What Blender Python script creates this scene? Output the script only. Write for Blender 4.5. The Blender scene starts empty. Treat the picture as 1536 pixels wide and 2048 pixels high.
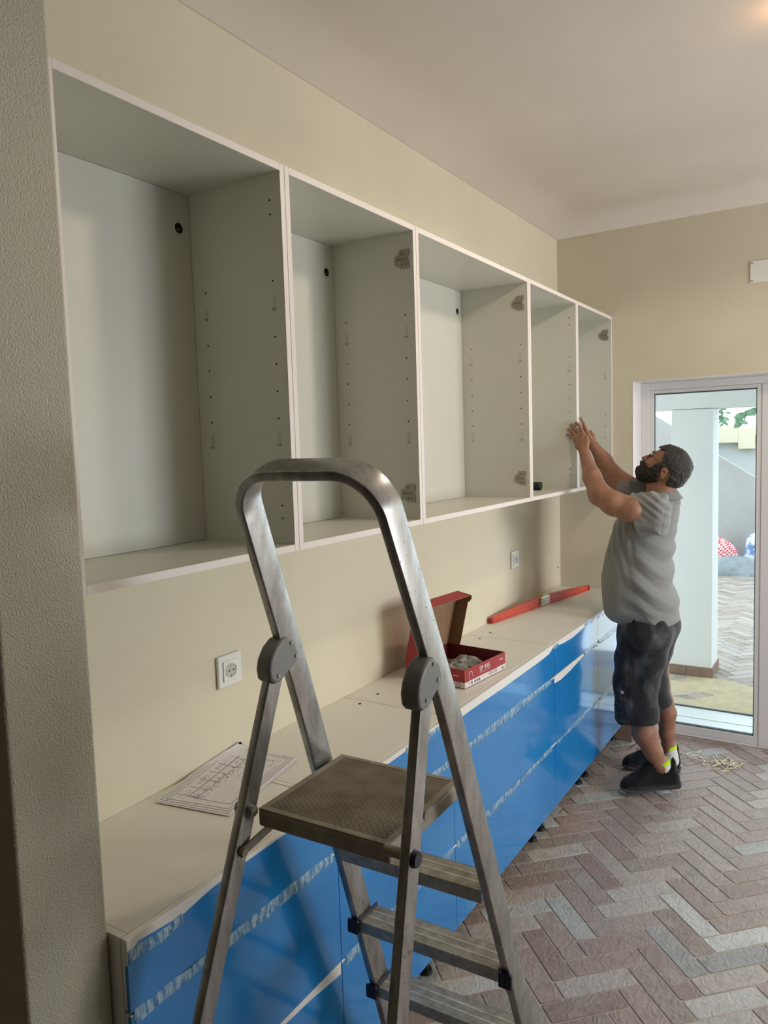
import bpy, bmesh, math, random
import numpy as np
from mathutils import Vector, Matrix
try:
    import openvdb as vdb
except ImportError:
    import pyopenvdb as vdb

SC = bpy.context.scene
COL = SC.collection
rnd = random.Random(7)

# ------------------------------------------------------------------ camera
CX, CY, CZ = 1.5837, -0.0489, 1.8308
PITCH, YAW, ROLL, FPX = -0.086507, 0.564252, -0.031496, 1505.61
cam_d = bpy.data.cameras.new('camera')
cam = bpy.data.objects.new('camera', cam_d); COL.objects.link(cam)
SC.camera = cam
_cy, _sy, _cp, _sp, _cr, _sr = math.cos(YAW), math.sin(YAW), math.cos(PITCH), math.sin(PITCH), math.cos(ROLL), math.sin(ROLL)
_f = Vector((-_sy * _cp, _cy * _cp, _sp)); _r0 = Vector((_cy, _sy, 0)); _u0 = _r0.cross(_f)
_r = _r0 * _cr + _u0 * _sr; _u = _u0 * _cr - _r0 * _sr
cam.matrix_world = Matrix(((_r.x, _u.x, -_f.x, CX), (_r.y, _u.y, -_f.y, CY), (_r.z, _u.z, -_f.z, CZ), (0, 0, 0, 1)))
cam_d.sensor_fit = 'VERTICAL'; cam_d.sensor_height = 24.0; cam_d.lens = 24.0 * FPX / 2048.0
cam_d.clip_start = 0.02; cam_d.clip_end = 100

# ------------------------------------------------------------------ world, lights, exposure
SC.view_settings.view_transform = 'Standard'
SC.view_settings.look = 'None'
SC.view_settings.gamma = 1.0
SC.view_settings.use_curve_mapping = False
SC.view_settings.exposure = 0.30
w = bpy.data.worlds.new('sky'); SC.world = w; w.use_nodes = True
bg = w.node_tree.nodes['Background']
bg.inputs['Color'].default_value = (0.86, 0.93, 1.0, 1); bg.inputs['Strength'].default_value = 2.1


def area(name, loc, target, sx, sy, power, color):
    l = bpy.data.lights.new(name, 'AREA'); l.shape = 'RECTANGLE'; l.size = sx; l.size_y = sy
    l.energy = power; l.color = color
    o = bpy.data.objects.new(name, l); COL.objects.link(o); o.location = loc
    o.rotation_euler = (Vector(target) - Vector(loc)).to_track_quat('-Z', 'Y').to_euler()
    return o


area('daylight_door', (1.62, 5.2, 1.25), (1.35, 3.0, 1.15), 2.1, 1.9, 18, (0.86, 0.94, 1.0))  # added area light that strengthens the daylight through the glass door
area('assumed_window_fill', (3.93, 3.3, 1.65), (0.9, 4.0, 1.3), 1.5, 1.3, 54, (0.93, 0.95, 1.0))  # added fill light at an assumed, unseen right-wall window
pl = bpy.data.lights.new('ceiling_lamp', 'SPOT'); pl.energy = 25; pl.color = (1.0, 0.85, 0.64); pl.shadow_soft_size = 0.075
pl.spot_size = math.radians(168); pl.spot_blend = 0.25
po = bpy.data.objects.new('ceiling_lamp', pl); COL.objects.link(po); po.location = (1.50, 2.66, 3.02)
pg = bpy.data.lights.new('ceiling_lamp_glow', 'POINT'); pg.energy = 0.4; pg.color = (1.0, 0.52, 0.22); pg.shadow_soft_size = 0.04
pgo = bpy.data.objects.new('ceiling_lamp_glow', pg); COL.objects.link(pgo); pgo.location = (1.38, 2.66, 3.05)


# ------------------------------------------------------------------ materials
def srgb(r, g, b):
    f = lambda c: ((c / 255 + 0.055) / 1.055) ** 2.4 if c > 10 else c / 255 / 12.92
    return (f(r), f(g), f(b), 1)


class Mat:
    def __init__(s, name, color=(0.5, 0.5, 0.5, 1), rough=0.5, metal=0.0, spec=0.5, coat=0.0):
        s.m = bpy.data.materials.new(name); s.m.use_nodes = True
        s.nt = s.m.node_tree; s.b = s.nt.nodes['Principled BSDF']; s.o = s.nt.nodes['Material Output']
        i = s.b.inputs
        i['Base Color'].default_value = color; i['Roughness'].default_value = rough
        i['Metallic'].default_value = metal; i['Specular IOR Level'].default_value = spec
        if coat: i['Coat Weight'].default_value = coat; i['Coat Roughness'].default_value = 0.06
        s.color = color

    def n(s, t, **kw):
        n = s.nt.nodes.new(t)
        for k, v in kw.items():
            if k in n.inputs: n.inputs[k].default_value = v
            else: setattr(n, k, v)
        return n

    def l(s, a, b): s.nt.links.new(a, b)

    def pos(s, scale=(1, 1, 1), obj=False):
        t = s.n('ShaderNodeTexCoord') if obj else s.n('ShaderNodeNewGeometry')
        m = s.n('ShaderNodeMapping'); m.inputs['Scale'].default_value = scale
        s.l(t.outputs['Object' if obj else 'Position'], m.inputs['Vector'])
        return m.outputs[0]

    def noise(s, scale, detail=3, vec=None, rough=0.55):
        n = s.n('ShaderNodeTexNoise', Scale=scale, Detail=detail, Roughness=rough)
        s.l(vec if vec is not None else s.pos(), n.inputs['Vector'])
        return n.outputs['Fac']

    def ramp(s, fac, stops):
        r = s.n('ShaderNodeValToRGB')
        e = r.color_ramp.elements
        while len(e) < len(stops): e.new(0.5)
        for el, (p, c) in zip(e, stops): el.position = p; el.color = c
        s.l(fac, r.inputs[0]); return r.outputs[0]

    def mix(s, fac, a, b, mode='MIX'):
        m = s.n('ShaderNodeMix', data_type='RGBA', blend_type=mode)
        for sock, v in ((m.inputs[0], fac), (m.inputs[6], a), (m.inputs[7], b)):
            if hasattr(v, 'links'): s.l(v, sock)
            else: sock.default_value = v
        return m.outputs[2]

    def bump(s, h, strength=0.3, dist=0.002):
        b = s.n('ShaderNodeBump', Strength=strength, Distance=dist)
        s.l(h, b.inputs['Height'])
        prev = s.b.inputs['Normal'].links
        if prev: s.l(prev[0].from_socket, b.inputs['Normal'])
        s.l(b.outputs[0], s.b.inputs['Normal']); return s

    def col(s, out): s.l(out, s.b.inputs['Base Color']); return s

    def rgh(s, fac, lo, hi):
        m = s.n('ShaderNodeMapRange'); m.inputs[3].default_value = lo; m.inputs[4].default_value = hi
        s.l(fac, m.inputs[0]); s.l(m.outputs[0], s.b.inputs['Roughness']); return s


def vary(m, c, amount, scale):
    d = tuple(x * (1 - amount) for x in c[:3]) + (1,)
    return m.col(m.ramp(m.noise(scale, 4), [(0.3, d), (0.7, c)]))


M = {}
def plaster(name, c, s=140, st=0.35, d=0.0025):
    m = Mat(name, c, 0.9, spec=0.2); vary(m, c, 0.06, 2.2)
    m.bump(m.noise(s, 3), st, d); return m.m
M['wall'] = plaster('cream_plaster', srgb(226, 217, 192))
M['wallfar'] = plaster('beige_plaster', srgb(216, 207, 184))
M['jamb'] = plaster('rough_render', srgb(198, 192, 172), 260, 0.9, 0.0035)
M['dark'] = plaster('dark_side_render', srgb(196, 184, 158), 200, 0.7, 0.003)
M['ceil'] = plaster('white_ceiling_paint', srgb(226, 216, 204), 30, 0.08, 0.001)
M['lamin'] = Mat('white_melamine', srgb(212, 210, 198), 0.42)
vary(M['lamin'], srgb(212, 210, 198), 0.03, 6); M['lamin'] = M['lamin'].bump(M['lamin'].noise(600, 2), 0.05, 0.0005).m
M['edge'] = Mat('lit_edge_band', srgb(232, 222, 214), 0.5).m  # edge banding, tinted paler and warmer for light on the front-facing edges
M['ctop'] = Mat('cream_chipboard_top', srgb(232, 229, 219), 0.5).m
M['front'] = Mat('white_lacquer_front', srgb(232, 228, 222), 0.3).m
M['black'] = Mat('black_plastic', srgb(22, 22, 24), 0.4).m
M['hole'] = Mat('dark_hole', srgb(14, 12, 10), 0.9).m
M['navy'] = Mat('navy_black_plastic', srgb(26, 26, 48), 0.35).m
M['pvc'] = Mat('white_pvc', srgb(226, 222, 220), 0.32).m
M['gasket'] = Mat('grey_gasket', srgb(84, 96, 98), 0.6).m
M['socket'] = Mat('white_socket_plastic', srgb(236, 234, 228), 0.25).m
M['socketgrey'] = Mat('socket_well_plastic', srgb(190, 190, 182), 0.35).m
M['plaster_white'] = Mat('white_exterior_render', srgb(232, 236, 238), 0.85).m
M['zinc'] = Mat('nickel_plated_steel', srgb(158, 150, 134), 0.42, 0.4); M['zinc'].bump(M['zinc'].noise(300, 2), 0.2, 0.001); M['zinc'] = M['zinc'].m
M['clear'] = Mat('clear_plastic', (0.9, 0.92, 0.9, 1), 0.12); M['clear'].b.inputs['Alpha'].default_value = 0.22; M['clear'] = M['clear'].m

# blue film
m = Mat('blue_protective_film', srgb(30, 126, 194), 0.13, spec=0.5, coat=0.35)
m.col(m.ramp(m.noise(3.0, 3), [(0.3, srgb(24, 120, 190)), (0.7, srgb(40, 134, 202))]))
m.bump(m.noise(5, 2), 0.10, 0.004); m.bump(m.noise(60, 2, m.pos((1, 0.4, 1))), 0.03, 0.001); M['film'] = m.m
m = Mat('crinkled_clear_blue_film', srgb(150, 196, 214), 0.10, spec=0.9)
m.b.inputs['Transmission Weight'].default_value = 0.30; m.b.inputs['Coat Weight'].default_value = 0.5
m.col(m.ramp(m.noise(50, 4, m.pos((1, 1.6, 0.5))), [(0.40, srgb(56, 148, 212)), (0.60, srgb(190, 226, 244))]))
m.bump(m.noise(90, 3, m.pos((1, 1.6, 0.35))), 0.8, 0.006); M['crinkle'] = m.m

# aluminium
m = Mat('worn_aluminium', srgb(190, 190, 190), 0.26, 0.92)
n1 = m.noise(30, 6, m.pos((1, 1, 0.3))); n2 = m.noise(170, 4)
c1 = m.ramp(n1, [(0.3, srgb(140, 137, 134)), (0.7, srgb(188, 188, 188))])
spk = m.ramp(n2, [(0.66, (0, 0, 0, 1)), (0.70, (1, 1, 1, 1))])
n4 = m.noise(14, 7, m.pos((1, 1, 1)), 0.75); m.col(m.mix(m.ramp(n4, [(0.60, (0, 0, 0, 1)), (0.66, (0.6, 0.6, 0.6, 1))]), m.mix(spk, c1, srgb(58, 50, 42)), srgb(96, 86, 74))); m.rgh(n1, 0.38, 0.22); m.bump(n1, 0.12, 0.001); M['alu'] = m.m
m = Mat('ribbed_aluminium_tread', srgb(160, 154, 142), 0.42, 0.5)
m.col(m.ramp(m.noise(40, 5), [(0.3, srgb(164, 158, 148)), (0.7, srgb(206, 204, 198))])); M['tread'] = m.m
m = Mat('dusty_grey_plastic', srgb(110, 103, 90), 0.62)
m.col(m.ramp(m.noise(14, 6), [(0.35, srgb(138, 129, 114)), (0.75, srgb(170, 162, 148))])); M['plat'] = m.m
M['bracket'] = Mat('grey_hinge_plastic', srgb(128, 128, 124), 0.42); M['bracket'].bump(M['bracket'].noise(25, 3), 0.15, 0.003); M['bracket'] = M['bracket'].m


# bricks
def brick_mat(name, single, shift=0.0, outdoor=False):
    m = Mat(name, rough=0.5, spec=0.55)
    if single:
        oi = m.n('ShaderNodeObjectInfo'); rv = oi.outputs['Random']
    else:
        g = m.n('ShaderNodeNewGeometry'); rv = g.outputs['Random Per Island']
    if outdoor:
        st = [(0.0, srgb(150, 138, 126)), (0.4, srgb(172, 160, 148)), (0.8, srgb(188, 180, 170)), (1.0, srgb(164, 156, 148))]
    else:
        st = [(0.0, srgb(142, 122, 112)), (0.22, srgb(164, 144, 134)), (0.45, srgb(152, 138, 128)), (0.62, srgb(172, 158, 148)), (0.78, srgb(180, 170, 162)), (0.92, srgb(196, 196, 190)), (1.0, srgb(124, 118, 114))]
    base = m.ramp(rv, st)
    p = m.pos((1, 1, 1)); ad = m.n('ShaderNodeVectorMath', operation='SCALE'); cmb = m.n('ShaderNodeCombineXYZ')
    for k in range(3): m.l(rv, cmb.inputs[k])
    m.l(cmb.outputs[0], ad.inputs[0]); ad.inputs['Scale'].default_value = 37.0
    sm = m.n('ShaderNodeVectorMath', operation='ADD'); m.l(p, sm.inputs[0]); m.l(ad.outputs[0], sm.inputs[1])
    v = sm.outputs[0]
    nz = m.noise(20, 8, v, 0.72)
    c = m.mix(0.75, base, m.ramp(nz, [(0.3, (0.66, 0.63, 0.61, 1)), (0.5, (1, 1, 1, 1)), (0.72, (1.15, 1.15, 1.15, 1))]), 'MULTIPLY')
    n3 = m.noise(9, 3, v)
    c = m.mix(m.ramp(n3, [(0.56, (0, 0, 0, 1)), (0.68, (0.5, 0.5, 0.5, 1))]), c, srgb(172, 166, 156) if not outdoor else srgb(186, 176, 160))
    m.col(c)
    wv = m.n('ShaderNodeTexWave', Scale=9.0, Distortion=14.0, Detail=3.0); wv.inputs['Detail Scale'].default_value = 2.0
    m.l(v, wv.inputs['Vector'])
    m.bump(wv.outputs['Fac'], 0.30, 0.003); m.bump(m.noise(90, 5, v, 0.7), 0.8, 0.004)
    m.rgh(nz, 0.34, 0.52)
    return m.m
M['brick'] = brick_mat('terracotta_brick_tile', True)
M['brickj'] = brick_mat('terracotta_brick_tile_joined', False)
M['bricko'] = brick_mat('terrace_brick', False, outdoor=True)
m = Mat('sandy_mortar', srgb(176, 166, 152), 0.9); m.bump(m.noise(300, 3), 0.4, 0.001); M['mortar'] = m.m
m = Mat('skirting_brick', srgb(142, 118, 104), 0.6); vary(m, srgb(150, 124, 110), 0.25, 30); m.bump(m.noise(80, 4), 0.4, 0.002); M['skirt'] = m.m
m = Mat('yellow_sand', srgb(206, 190, 152), 0.95); vary(m, srgb(208, 194, 160), 0.2, 12); m.bump(m.noise(120, 4), 0.5, 0.004); M['sand'] = m.m

# glass: thin pane
m = Mat('window_glass'); g = m.n('ShaderNodeBsdfGlossy', Roughness=0.0); t = m.n('ShaderNodeBsdfTransparent')
t.inputs['Color'].default_value = (0.93, 0.97, 0.97, 1); fr = m.n('ShaderNodeFresnel', IOR=1.35); mx = m.n('ShaderNodeMixShader')
m.l(fr.outputs[0], mx.inputs[0]); m.l(t.outputs[0], mx.inputs[1]); m.l(g.outputs[0], mx.inputs[2]); m.l(mx.outputs[0], m.o.inputs['Surface'])
M['glass'] = m.m


def fabric(name, c, var=0.18, scale=40, bump=0.25, rough=0.92):
    m = Mat(name, c, rough, spec=0.2); m.b.inputs['Sheen Weight'].default_value = 0.25
    vary(m, c, var, scale); m.bump(m.noise(900, 2), bump, 0.0008); return m
M['shirt'] = fabric('grey_melange_jersey', srgb(138, 138, 136), 0.16, 260).m
m = fabric('black_work_cloth', srgb(44, 44, 46), 0.2, 30)
dn = m.noise(7, 5, m.pos((1.6, 1, 0.8))); m.col(m.mix(m.ramp(dn, [(0.50, (0, 0, 0, 1)), (0.74, (0.5, 0.5, 0.5, 1))]), srgb(40, 40, 42), srgb(150, 150, 150))); M['shorts'] = m.m
m = Mat('skin', srgb(176, 128, 104), 0.5, spec=0.4); m.col(m.ramp(m.noise(18, 4), [(0.3, srgb(140, 98, 78)), (0.7, srgb(166, 122, 98))])); m.b.inputs['Subsurface Weight'].default_value = 0.06; m.b.inputs['Subsurface Radius'].default_value = (0.01, 0.004, 0.002)
m.bump(m.noise(220, 3), 0.12, 0.001); M['skin'] = m.m
m = Mat('dark_brown_hair', srgb(38, 34, 32), 0.48, spec=0.5); hn = m.noise(90, 4, m.pos((0.7, 3, 1.6))); m.col(m.ramp(hn, [(0.35, srgb(26, 23, 21)), (0.62, srgb(58, 54, 50)), (0.8, srgb(104, 98, 92))])); m.bump(hn, 0.9, 0.006); M['hair'] = m.m
m = Mat('dark_beard', srgb(34, 29, 26), 0.65, spec=0.3); hn = m.noise(140, 4); m.col(m.ramp(hn, [(0.35, srgb(22, 19, 17)), (0.7, srgb(66, 56, 50))])); m.bump(hn, 0.9, 0.005); M['beard'] = m.m
m = fabric('black_knit_shoe', srgb(26, 26, 28), 0.2, 60); M['shoe'] = m.m
M['sole'] = Mat('black_rubber_sole', srgb(62, 62, 64), 0.6).m
M['sock'] = fabric('white_sock', srgb(226, 226, 226), 0.05, 60).m
M['neon'] = fabric('neon_yellow_trim', srgb(206, 240, 40), 0.05, 60).m
M['card_red'] = Mat('red_printed_card', srgb(164, 34, 40), 0.42).m
M['card_white'] = Mat('white_printed_card', srgb(222, 214, 212), 0.45).m
m = Mat('brown_cardboard', srgb(150, 116, 84), 0.85); vary(m, srgb(156, 122, 90), 0.12, 14); M['card'] = m.m
M['card_dark'] = Mat('maroon_card_inside', srgb(110, 36, 44), 0.5).m
m = Mat('crumpled_clear_bag', srgb(214, 214, 208), 0.16, spec=0.8); m.b.inputs['Transmission Weight'].default_value = 0.35
m.bump(m.noise(45, 5), 1.0, 0.012); m.col(m.ramp(m.noise(30, 4), [(0.3, srgb(140, 136, 128)), (0.65, srgb(222, 222, 218))])); M['bag'] = m.m
m = Mat('red_anodised_aluminium', srgb(214, 84, 64), 0.35); vary(m, srgb(218, 88, 66), 0.18, 50); M['level'] = m.m
M['vial'] = Mat('green_vial', srgb(190, 214, 90), 0.1).m
M['silver'] = Mat('silver_metal', srgb(196, 194, 188), 0.3, 0.8).m
M['paper'] = Mat('white_paper', srgb(228, 224, 226), 0.8).m
M['ink'] = Mat('grey_ink', srgb(86, 82, 86), 0.8).m
M['inkw'] = Mat('white_ink', srgb(232, 224, 222), 0.6).m
M['inkr'] = Mat('red_ink', srgb(176, 40, 46), 0.6).m
m = Mat('grey_stair_render', srgb(196, 196, 190), 0.9); vary(m, srgb(180, 180, 176), 0.14, 1.6); M['stairwall'] = m.m
m = Mat('pale_wall', srgb(226, 230, 230), 0.9); vary(m, srgb(214, 218, 218), 0.06, 0.9); M['palewall'] = m.m
M['beige'] = Mat('beige_stone', srgb(236, 228, 202), 0.85).m
m = Mat('leaf_green', srgb(110, 150, 120), 0.5); vary(m, srgb(120, 160, 126), 0.35, 20); M['leaf'] = m.m
m = Mat('grey_green_tarpaulin', srgb(140, 152, 156), 0.5); vary(m, srgb(148, 160, 164), 0.3, 5); m.bump(m.noise(8, 4), 0.8, 0.05); M['tarp'] = m.m
m = Mat('red_check_woven_bag', srgb(220, 90, 96), 0.6)
ck = m.n('ShaderNodeTexChecker', Scale=38.0); m.l(m.pos(), ck.inputs['Vector']); ck.inputs[1].default_value = srgb(206, 74, 84); ck.inputs[2].default_value = srgb(232, 214, 212); m.col(ck.outputs[0]); M['redbag'] = m.m
m = Mat('blue_white_sack', srgb(120, 150, 196), 0.5); m.col(m.ramp(m.noise(9, 3), [(0.44, srgb(108, 140, 190)), (0.52, srgb(224, 226, 226))])); M['bluebag'] = m.m
M['wood'] = Mat('pale_wood_splinter', srgb(226, 216, 186), 0.7).m


# ------------------------------------------------------------------ mesh helpers
def link(o, parent=None):
    COL.objects.link(o)
    if parent is not None: o.parent = parent
    return o


class MB:
    def __init__(s): s.v = []; s.f = []; s.mi = []; s.cur = 0

    def add(s, vs, fs):
        b = len(s.v); s.v += [tuple(v) for v in vs]; s.f += [tuple(b + i for i in f) for f in fs]; s.mi += [s.cur] * len(fs); return s

    def box(s, x0, x1, y0, y1, z0, z1):
        return s.add([(x0, y0, z0), (x1, y0, z0), (x1, y1, z0), (x0, y1, z0), (x0, y0, z1), (x1, y0, z1), (x1, y1, z1), (x0, y1, z1)],
                     [(0, 3, 2, 1), (4, 5, 6, 7), (0, 1, 5, 4), (1, 2, 6, 5), (2, 3, 7, 6), (3, 0, 4, 7)])

    def prism(s, poly, fn, a, b):
        """poly: 2D points; fn(p, t) -> 3D; extruded from t=a to t=b"""
        n = len(poly)
        vs = [fn(p, a) for p in poly] + [fn(p, b) for p in poly]
        fs = [tuple(range(n))[::-1], tuple(range(n, 2 * n))] + [(i, (i + 1) % n, n + (i + 1) % n, n + i) for i in range(n)]
        return s.add(vs, fs)

    def cyl(s, p0, p1, r, n=20, r1=None):
        p0 = Vector(p0); p1 = Vector(p1); d = (p1 - p0).normalized(); a = d.orthogonal().normalized(); b = d.cross(a)
        r1 = r if r1 is None else r1
        c = [(math.cos(2 * math.pi * i / n), math.sin(2 * math.pi * i / n)) for i in range(n)]
        vs = [p0 + (a * x + b * y) * r for x, y in c] + [p1 + (a * x + b * y) * r1 for x, y in c]
        return s.add(vs, [tuple(range(n))[::-1], tuple(range(n, 2 * n))] + [(i, (i + 1) % n, n + (i + 1) % n, n + i) for i in range(n)])

    def ring(s, c, nrm, r0, r1, h, n=28):
        c = Vector(c); nrm = Vector(nrm).normalized(); a = nrm.orthogonal().normalized(); b = nrm.cross(a); vs = []
        for r, hh in ((r0, 0), (r0, h), (r1, h), (r1, 0)):
            vs += [c + nrm * hh + (a * math.cos(2 * math.pi * i / n) + b * math.sin(2 * math.pi * i / n)) * r for i in range(n)]
        fs = [(k * n + i, k * n + (i + 1) % n, ((k + 1) % 4) * n + (i + 1) % n, ((k + 1) % 4) * n + i) for k in range(4) for i in range(n)]
        return s.add(vs, fs)

    def tube(s, pts, r, n=10, closed=False):
        pts = [Vector(p) for p in pts]; N = len(pts); rings = []; ref = None
        for i in range(N):
            a = pts[(i - 1) % N] if (closed or i > 0) else pts[0]; b = pts[(i + 1) % N] if (closed or i < N - 1) else pts[-1]
            t = (b - a).normalized()
            if ref is None: ref = t.orthogonal().normalized()
            ref = (ref - t * ref.dot(t)).normalized(); q = t.cross(ref)
            rr = r[i] if isinstance(r, (list, tuple)) else r
            rings.append([pts[i] + (ref * math.cos(2 * math.pi * k / n) + q * math.sin(2 * math.pi * k / n)) * rr for k in range(n)])
        vs = [v for rg in rings for v in rg]; fs = []
        for i in range(N if closed else N - 1):
            j = (i + 1) % N
            for k in range(n): fs.append((i * n + k, i * n + (k + 1) % n, j * n + (k + 1) % n, j * n + k))
        if not closed: fs += [tuple(range(n))[::-1], tuple((N - 1) * n + k for k in range(n))]
        return s.add(vs, fs)

    def sweep(s, centers, sides, section):
        """section: list of (a,b); sides: per point (A,B) unit vectors"""
        n = len(section); vs = []; fs = []
        for c, (A, B) in zip(centers, sides): vs += [Vector(c) + A * a + B * b for a, b in section]
        for i in range(len(centers) - 1):
            for k in range(n): fs.append((i * n + k, i * n + (k + 1) % n, (i + 1) * n + (k + 1) % n, (i + 1) * n + k))
        fs += [tuple(range(n))[::-1], tuple((len(centers) - 1) * n + k for k in range(n))]
        return s.add(vs, fs)

    def build(s, name, mat, parent=None, smooth=False, bevel=0.0, seg=2, angle=35):
        me = bpy.data.meshes.new(name); me.from_pydata(s.v, [], s.f)
        for mm in (mat if isinstance(mat, (list, tuple)) else [mat]): me.materials.append(mm)
        me.polygons.foreach_set('material_index', s.mi)
        me.validate(); me.update()
        bm = bmesh.new(); bm.from_mesh(me); bmesh.ops.recalc_face_normals(bm, faces=bm.faces); bm.to_mesh(me); bm.free()
        if smooth:
            me.polygons.foreach_set('use_smooth', [True] * len(me.polygons)); me.set_sharp_from_angle(angle=math.radians(angle))
        o = bpy.data.objects.new(name, me); link(o, parent)
        if bevel:
            md = o.modifiers.new('bevel', 'BEVEL'); md.width = bevel; md.segments = seg; md.limit_method = 'ANGLE'; md.angle_limit = math.radians(40)
        return o


def empty(name, loc=(0, 0, 0), rz=0.0):
    o = bpy.data.objects.new(name, None); o.location = loc; o.rotation_euler = (0, 0, rz); o.empty_display_size = 0.05
    return link(o)


def tag(o, label=None, cat=None, group=None, kind=None):
    if label: o['label'] = label
    if cat: o['category'] = cat
    if group: o['group'] = group
    if kind: o['kind'] = kind
    return o


def struct(o): o['kind'] = 'structure'; return o


def child_copy(src, name, parent, loc=(0, 0, 0), rot=None):
    o = bpy.data.objects.new(name, src.data); link(o, parent); o.location = loc
    if rot: o.rotation_euler = rot
    for md in src.modifiers:
        if md.type == 'BEVEL':
            q = o.modifiers.new('bevel', 'BEVEL'); q.width = md.width; q.segments = md.segments; q.limit_method = 'ANGLE'; q.angle_limit = md.angle_limit
    return o


# ------------------------------------------------------------------ room
L = 4.517; ZC = 3.125; ZCOVE = 3.049; XR = 4.0; YB = -3.2
struct(MB().box(-0.2, 0.0, 0.64, L, 0, ZC + 0.2).build('wall_left', M['wall']))
# far wall with the door opening
DX0, DX1, DZ = 0.448, 2.62, 2.166
fw = MB()
fw.box(-0.2, DX0, L, L + 0.28, 0, ZC + 0.2); fw.box(DX1, XR + 0.2, L, L + 0.28, 0, ZC + 0.2); fw.box(DX0, DX1, L, L + 0.28, DZ, ZC + 0.2)
struct(fw.build('wall_far', M['wallfar']))
rv = MB()   # white painted reveal lining
rv.box(DX0, DX0 + 0.003, L - 0.001, L + 0.28, 0, DZ); rv.box(DX1 - 0.003, DX1, L - 0.001, L + 0.28, 0, DZ); rv.box(DX0 + 0.003, DX1 - 0.003, L - 0.001, L + 0.28, DZ - 0.003, DZ)
struct(rv.build('trim_1', M['pvc']))
# right wall with an assumed, unseen window opening
WY0, WY1, WZ0, WZ1 = 2.1, 4.1, 0.95, 2.35
rw = MB()
rw.box(XR, XR + 0.25, 0.64, WY0, 0, ZC + 0.2); rw.box(XR, XR + 0.25, WY1, L, 0, ZC + 0.2)
rw.box(XR, XR + 0.25, WY0, WY1, 0, WZ0); rw.box(XR, XR + 0.25, WY0, WY1, WZ1, ZC + 0.2)
struct(rw.build('wall_right', M['wall']))
wf = MB()
for a in ((WY0, WY0 + 0.06), (WY1 - 0.06, WY1), ((WY0 + WY1) / 2 - 0.04, (WY0 + WY1) / 2 + 0.04)): wf.box(XR + 0.1, XR + 0.16, a[0], a[1], WZ0, WZ1)
wf.box(XR + 0.1, XR + 0.16, WY0, WY1, WZ0, WZ0 + 0.06); wf.box(XR + 0.1, XR + 0.16, WY0, WY1, WZ1 - 0.06, WZ1)
win = struct(wf.build('assumed_window_1', M['pvc']))  # assumed window, out of view, put in to go with the fill light
MB().box(XR + 0.125, XR + 0.131, WY0 + 0.06, WY1 - 0.06, WZ0 + 0.06, WZ1 - 0.06).build('pane', M['glass'], win)
# partition with the rough jamb next to the camera
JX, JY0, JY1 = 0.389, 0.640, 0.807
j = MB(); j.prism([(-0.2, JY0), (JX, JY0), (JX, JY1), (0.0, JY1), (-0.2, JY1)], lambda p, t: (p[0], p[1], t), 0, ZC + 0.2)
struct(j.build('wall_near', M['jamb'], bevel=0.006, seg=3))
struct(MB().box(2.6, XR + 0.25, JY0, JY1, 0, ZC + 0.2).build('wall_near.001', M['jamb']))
# the hall behind the camera
struct(MB().box(-2.0, -0.2, JY0, JY1, 0, ZC + 0.2).build('wall_near.002', M['dark']))
struct(MB().box(-2.2, -2.0, YB, JY1, 0, ZC + 0.2).build('wall_back_left', M['dark']))
struct(MB().box(XR + 0.25, XR + 0.45, YB, JY1, 0, ZC + 0.2).build('wall_back_right', M['dark']))
struct(MB().box(-2.2, XR + 0.45, YB - 0.2, YB, 0, ZC + 0.2).build('wall_back', M['dark']))
# ceiling slab with a soft cove along the walls
cl = MB(); cl.box(-2.2, XR + 0.45, YB - 0.2, JY1, ZC, ZC + 0.2)
struct(cl.build('ceiling.001', M['ceil']))
cv = MB(); NX = 14
def coveprof():
    pts = [(0.0, ZCOVE), (0.006, ZCOVE)]
    for i in range(NX + 1):
        a = i / NX; x = 0.006 + 0.21 * a; pts.append((x, ZCOVE + (ZC - ZCOVE) * math.sin(a * math.pi / 2) ** 0.9))
    return pts
prof = coveprof()
loops = []
for (d, z) in prof: loops.append([(d, JY1 + 0.0 + d, z), (XR - d, JY1 + d, z), (XR - d, L - d, z), (d, L - d, z)])
vs = [p for lp in loops for p in lp]; fs = []
for i in range(len(loops) - 1):
    for k in range(4): fs.append((i * 4 + k, i * 4 + (k + 1) % 4, (i + 1) * 4 + (k + 1) % 4, (i + 1) * 4 + k))
last = (len(loops) - 1) * 4; fs.append((last, last + 1, last + 2, last + 3))
b0 = len(vs); vs += [(0, JY1, ZC + 0.2), (XR, JY1, ZC + 0.2), (XR, L, ZC + 0.2), (0, L, ZC + 0.2)]
fs += [(k, (k + 1) % 4, b0 + (k + 1) % 4, b0 + k) for k in range(4)] + [(b0, b0 + 1, b0 + 2, b0 + 3)]
cv.add(vs, fs); struct(cv.build('ceiling', M['ceil'], smooth=True, angle=50))

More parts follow.
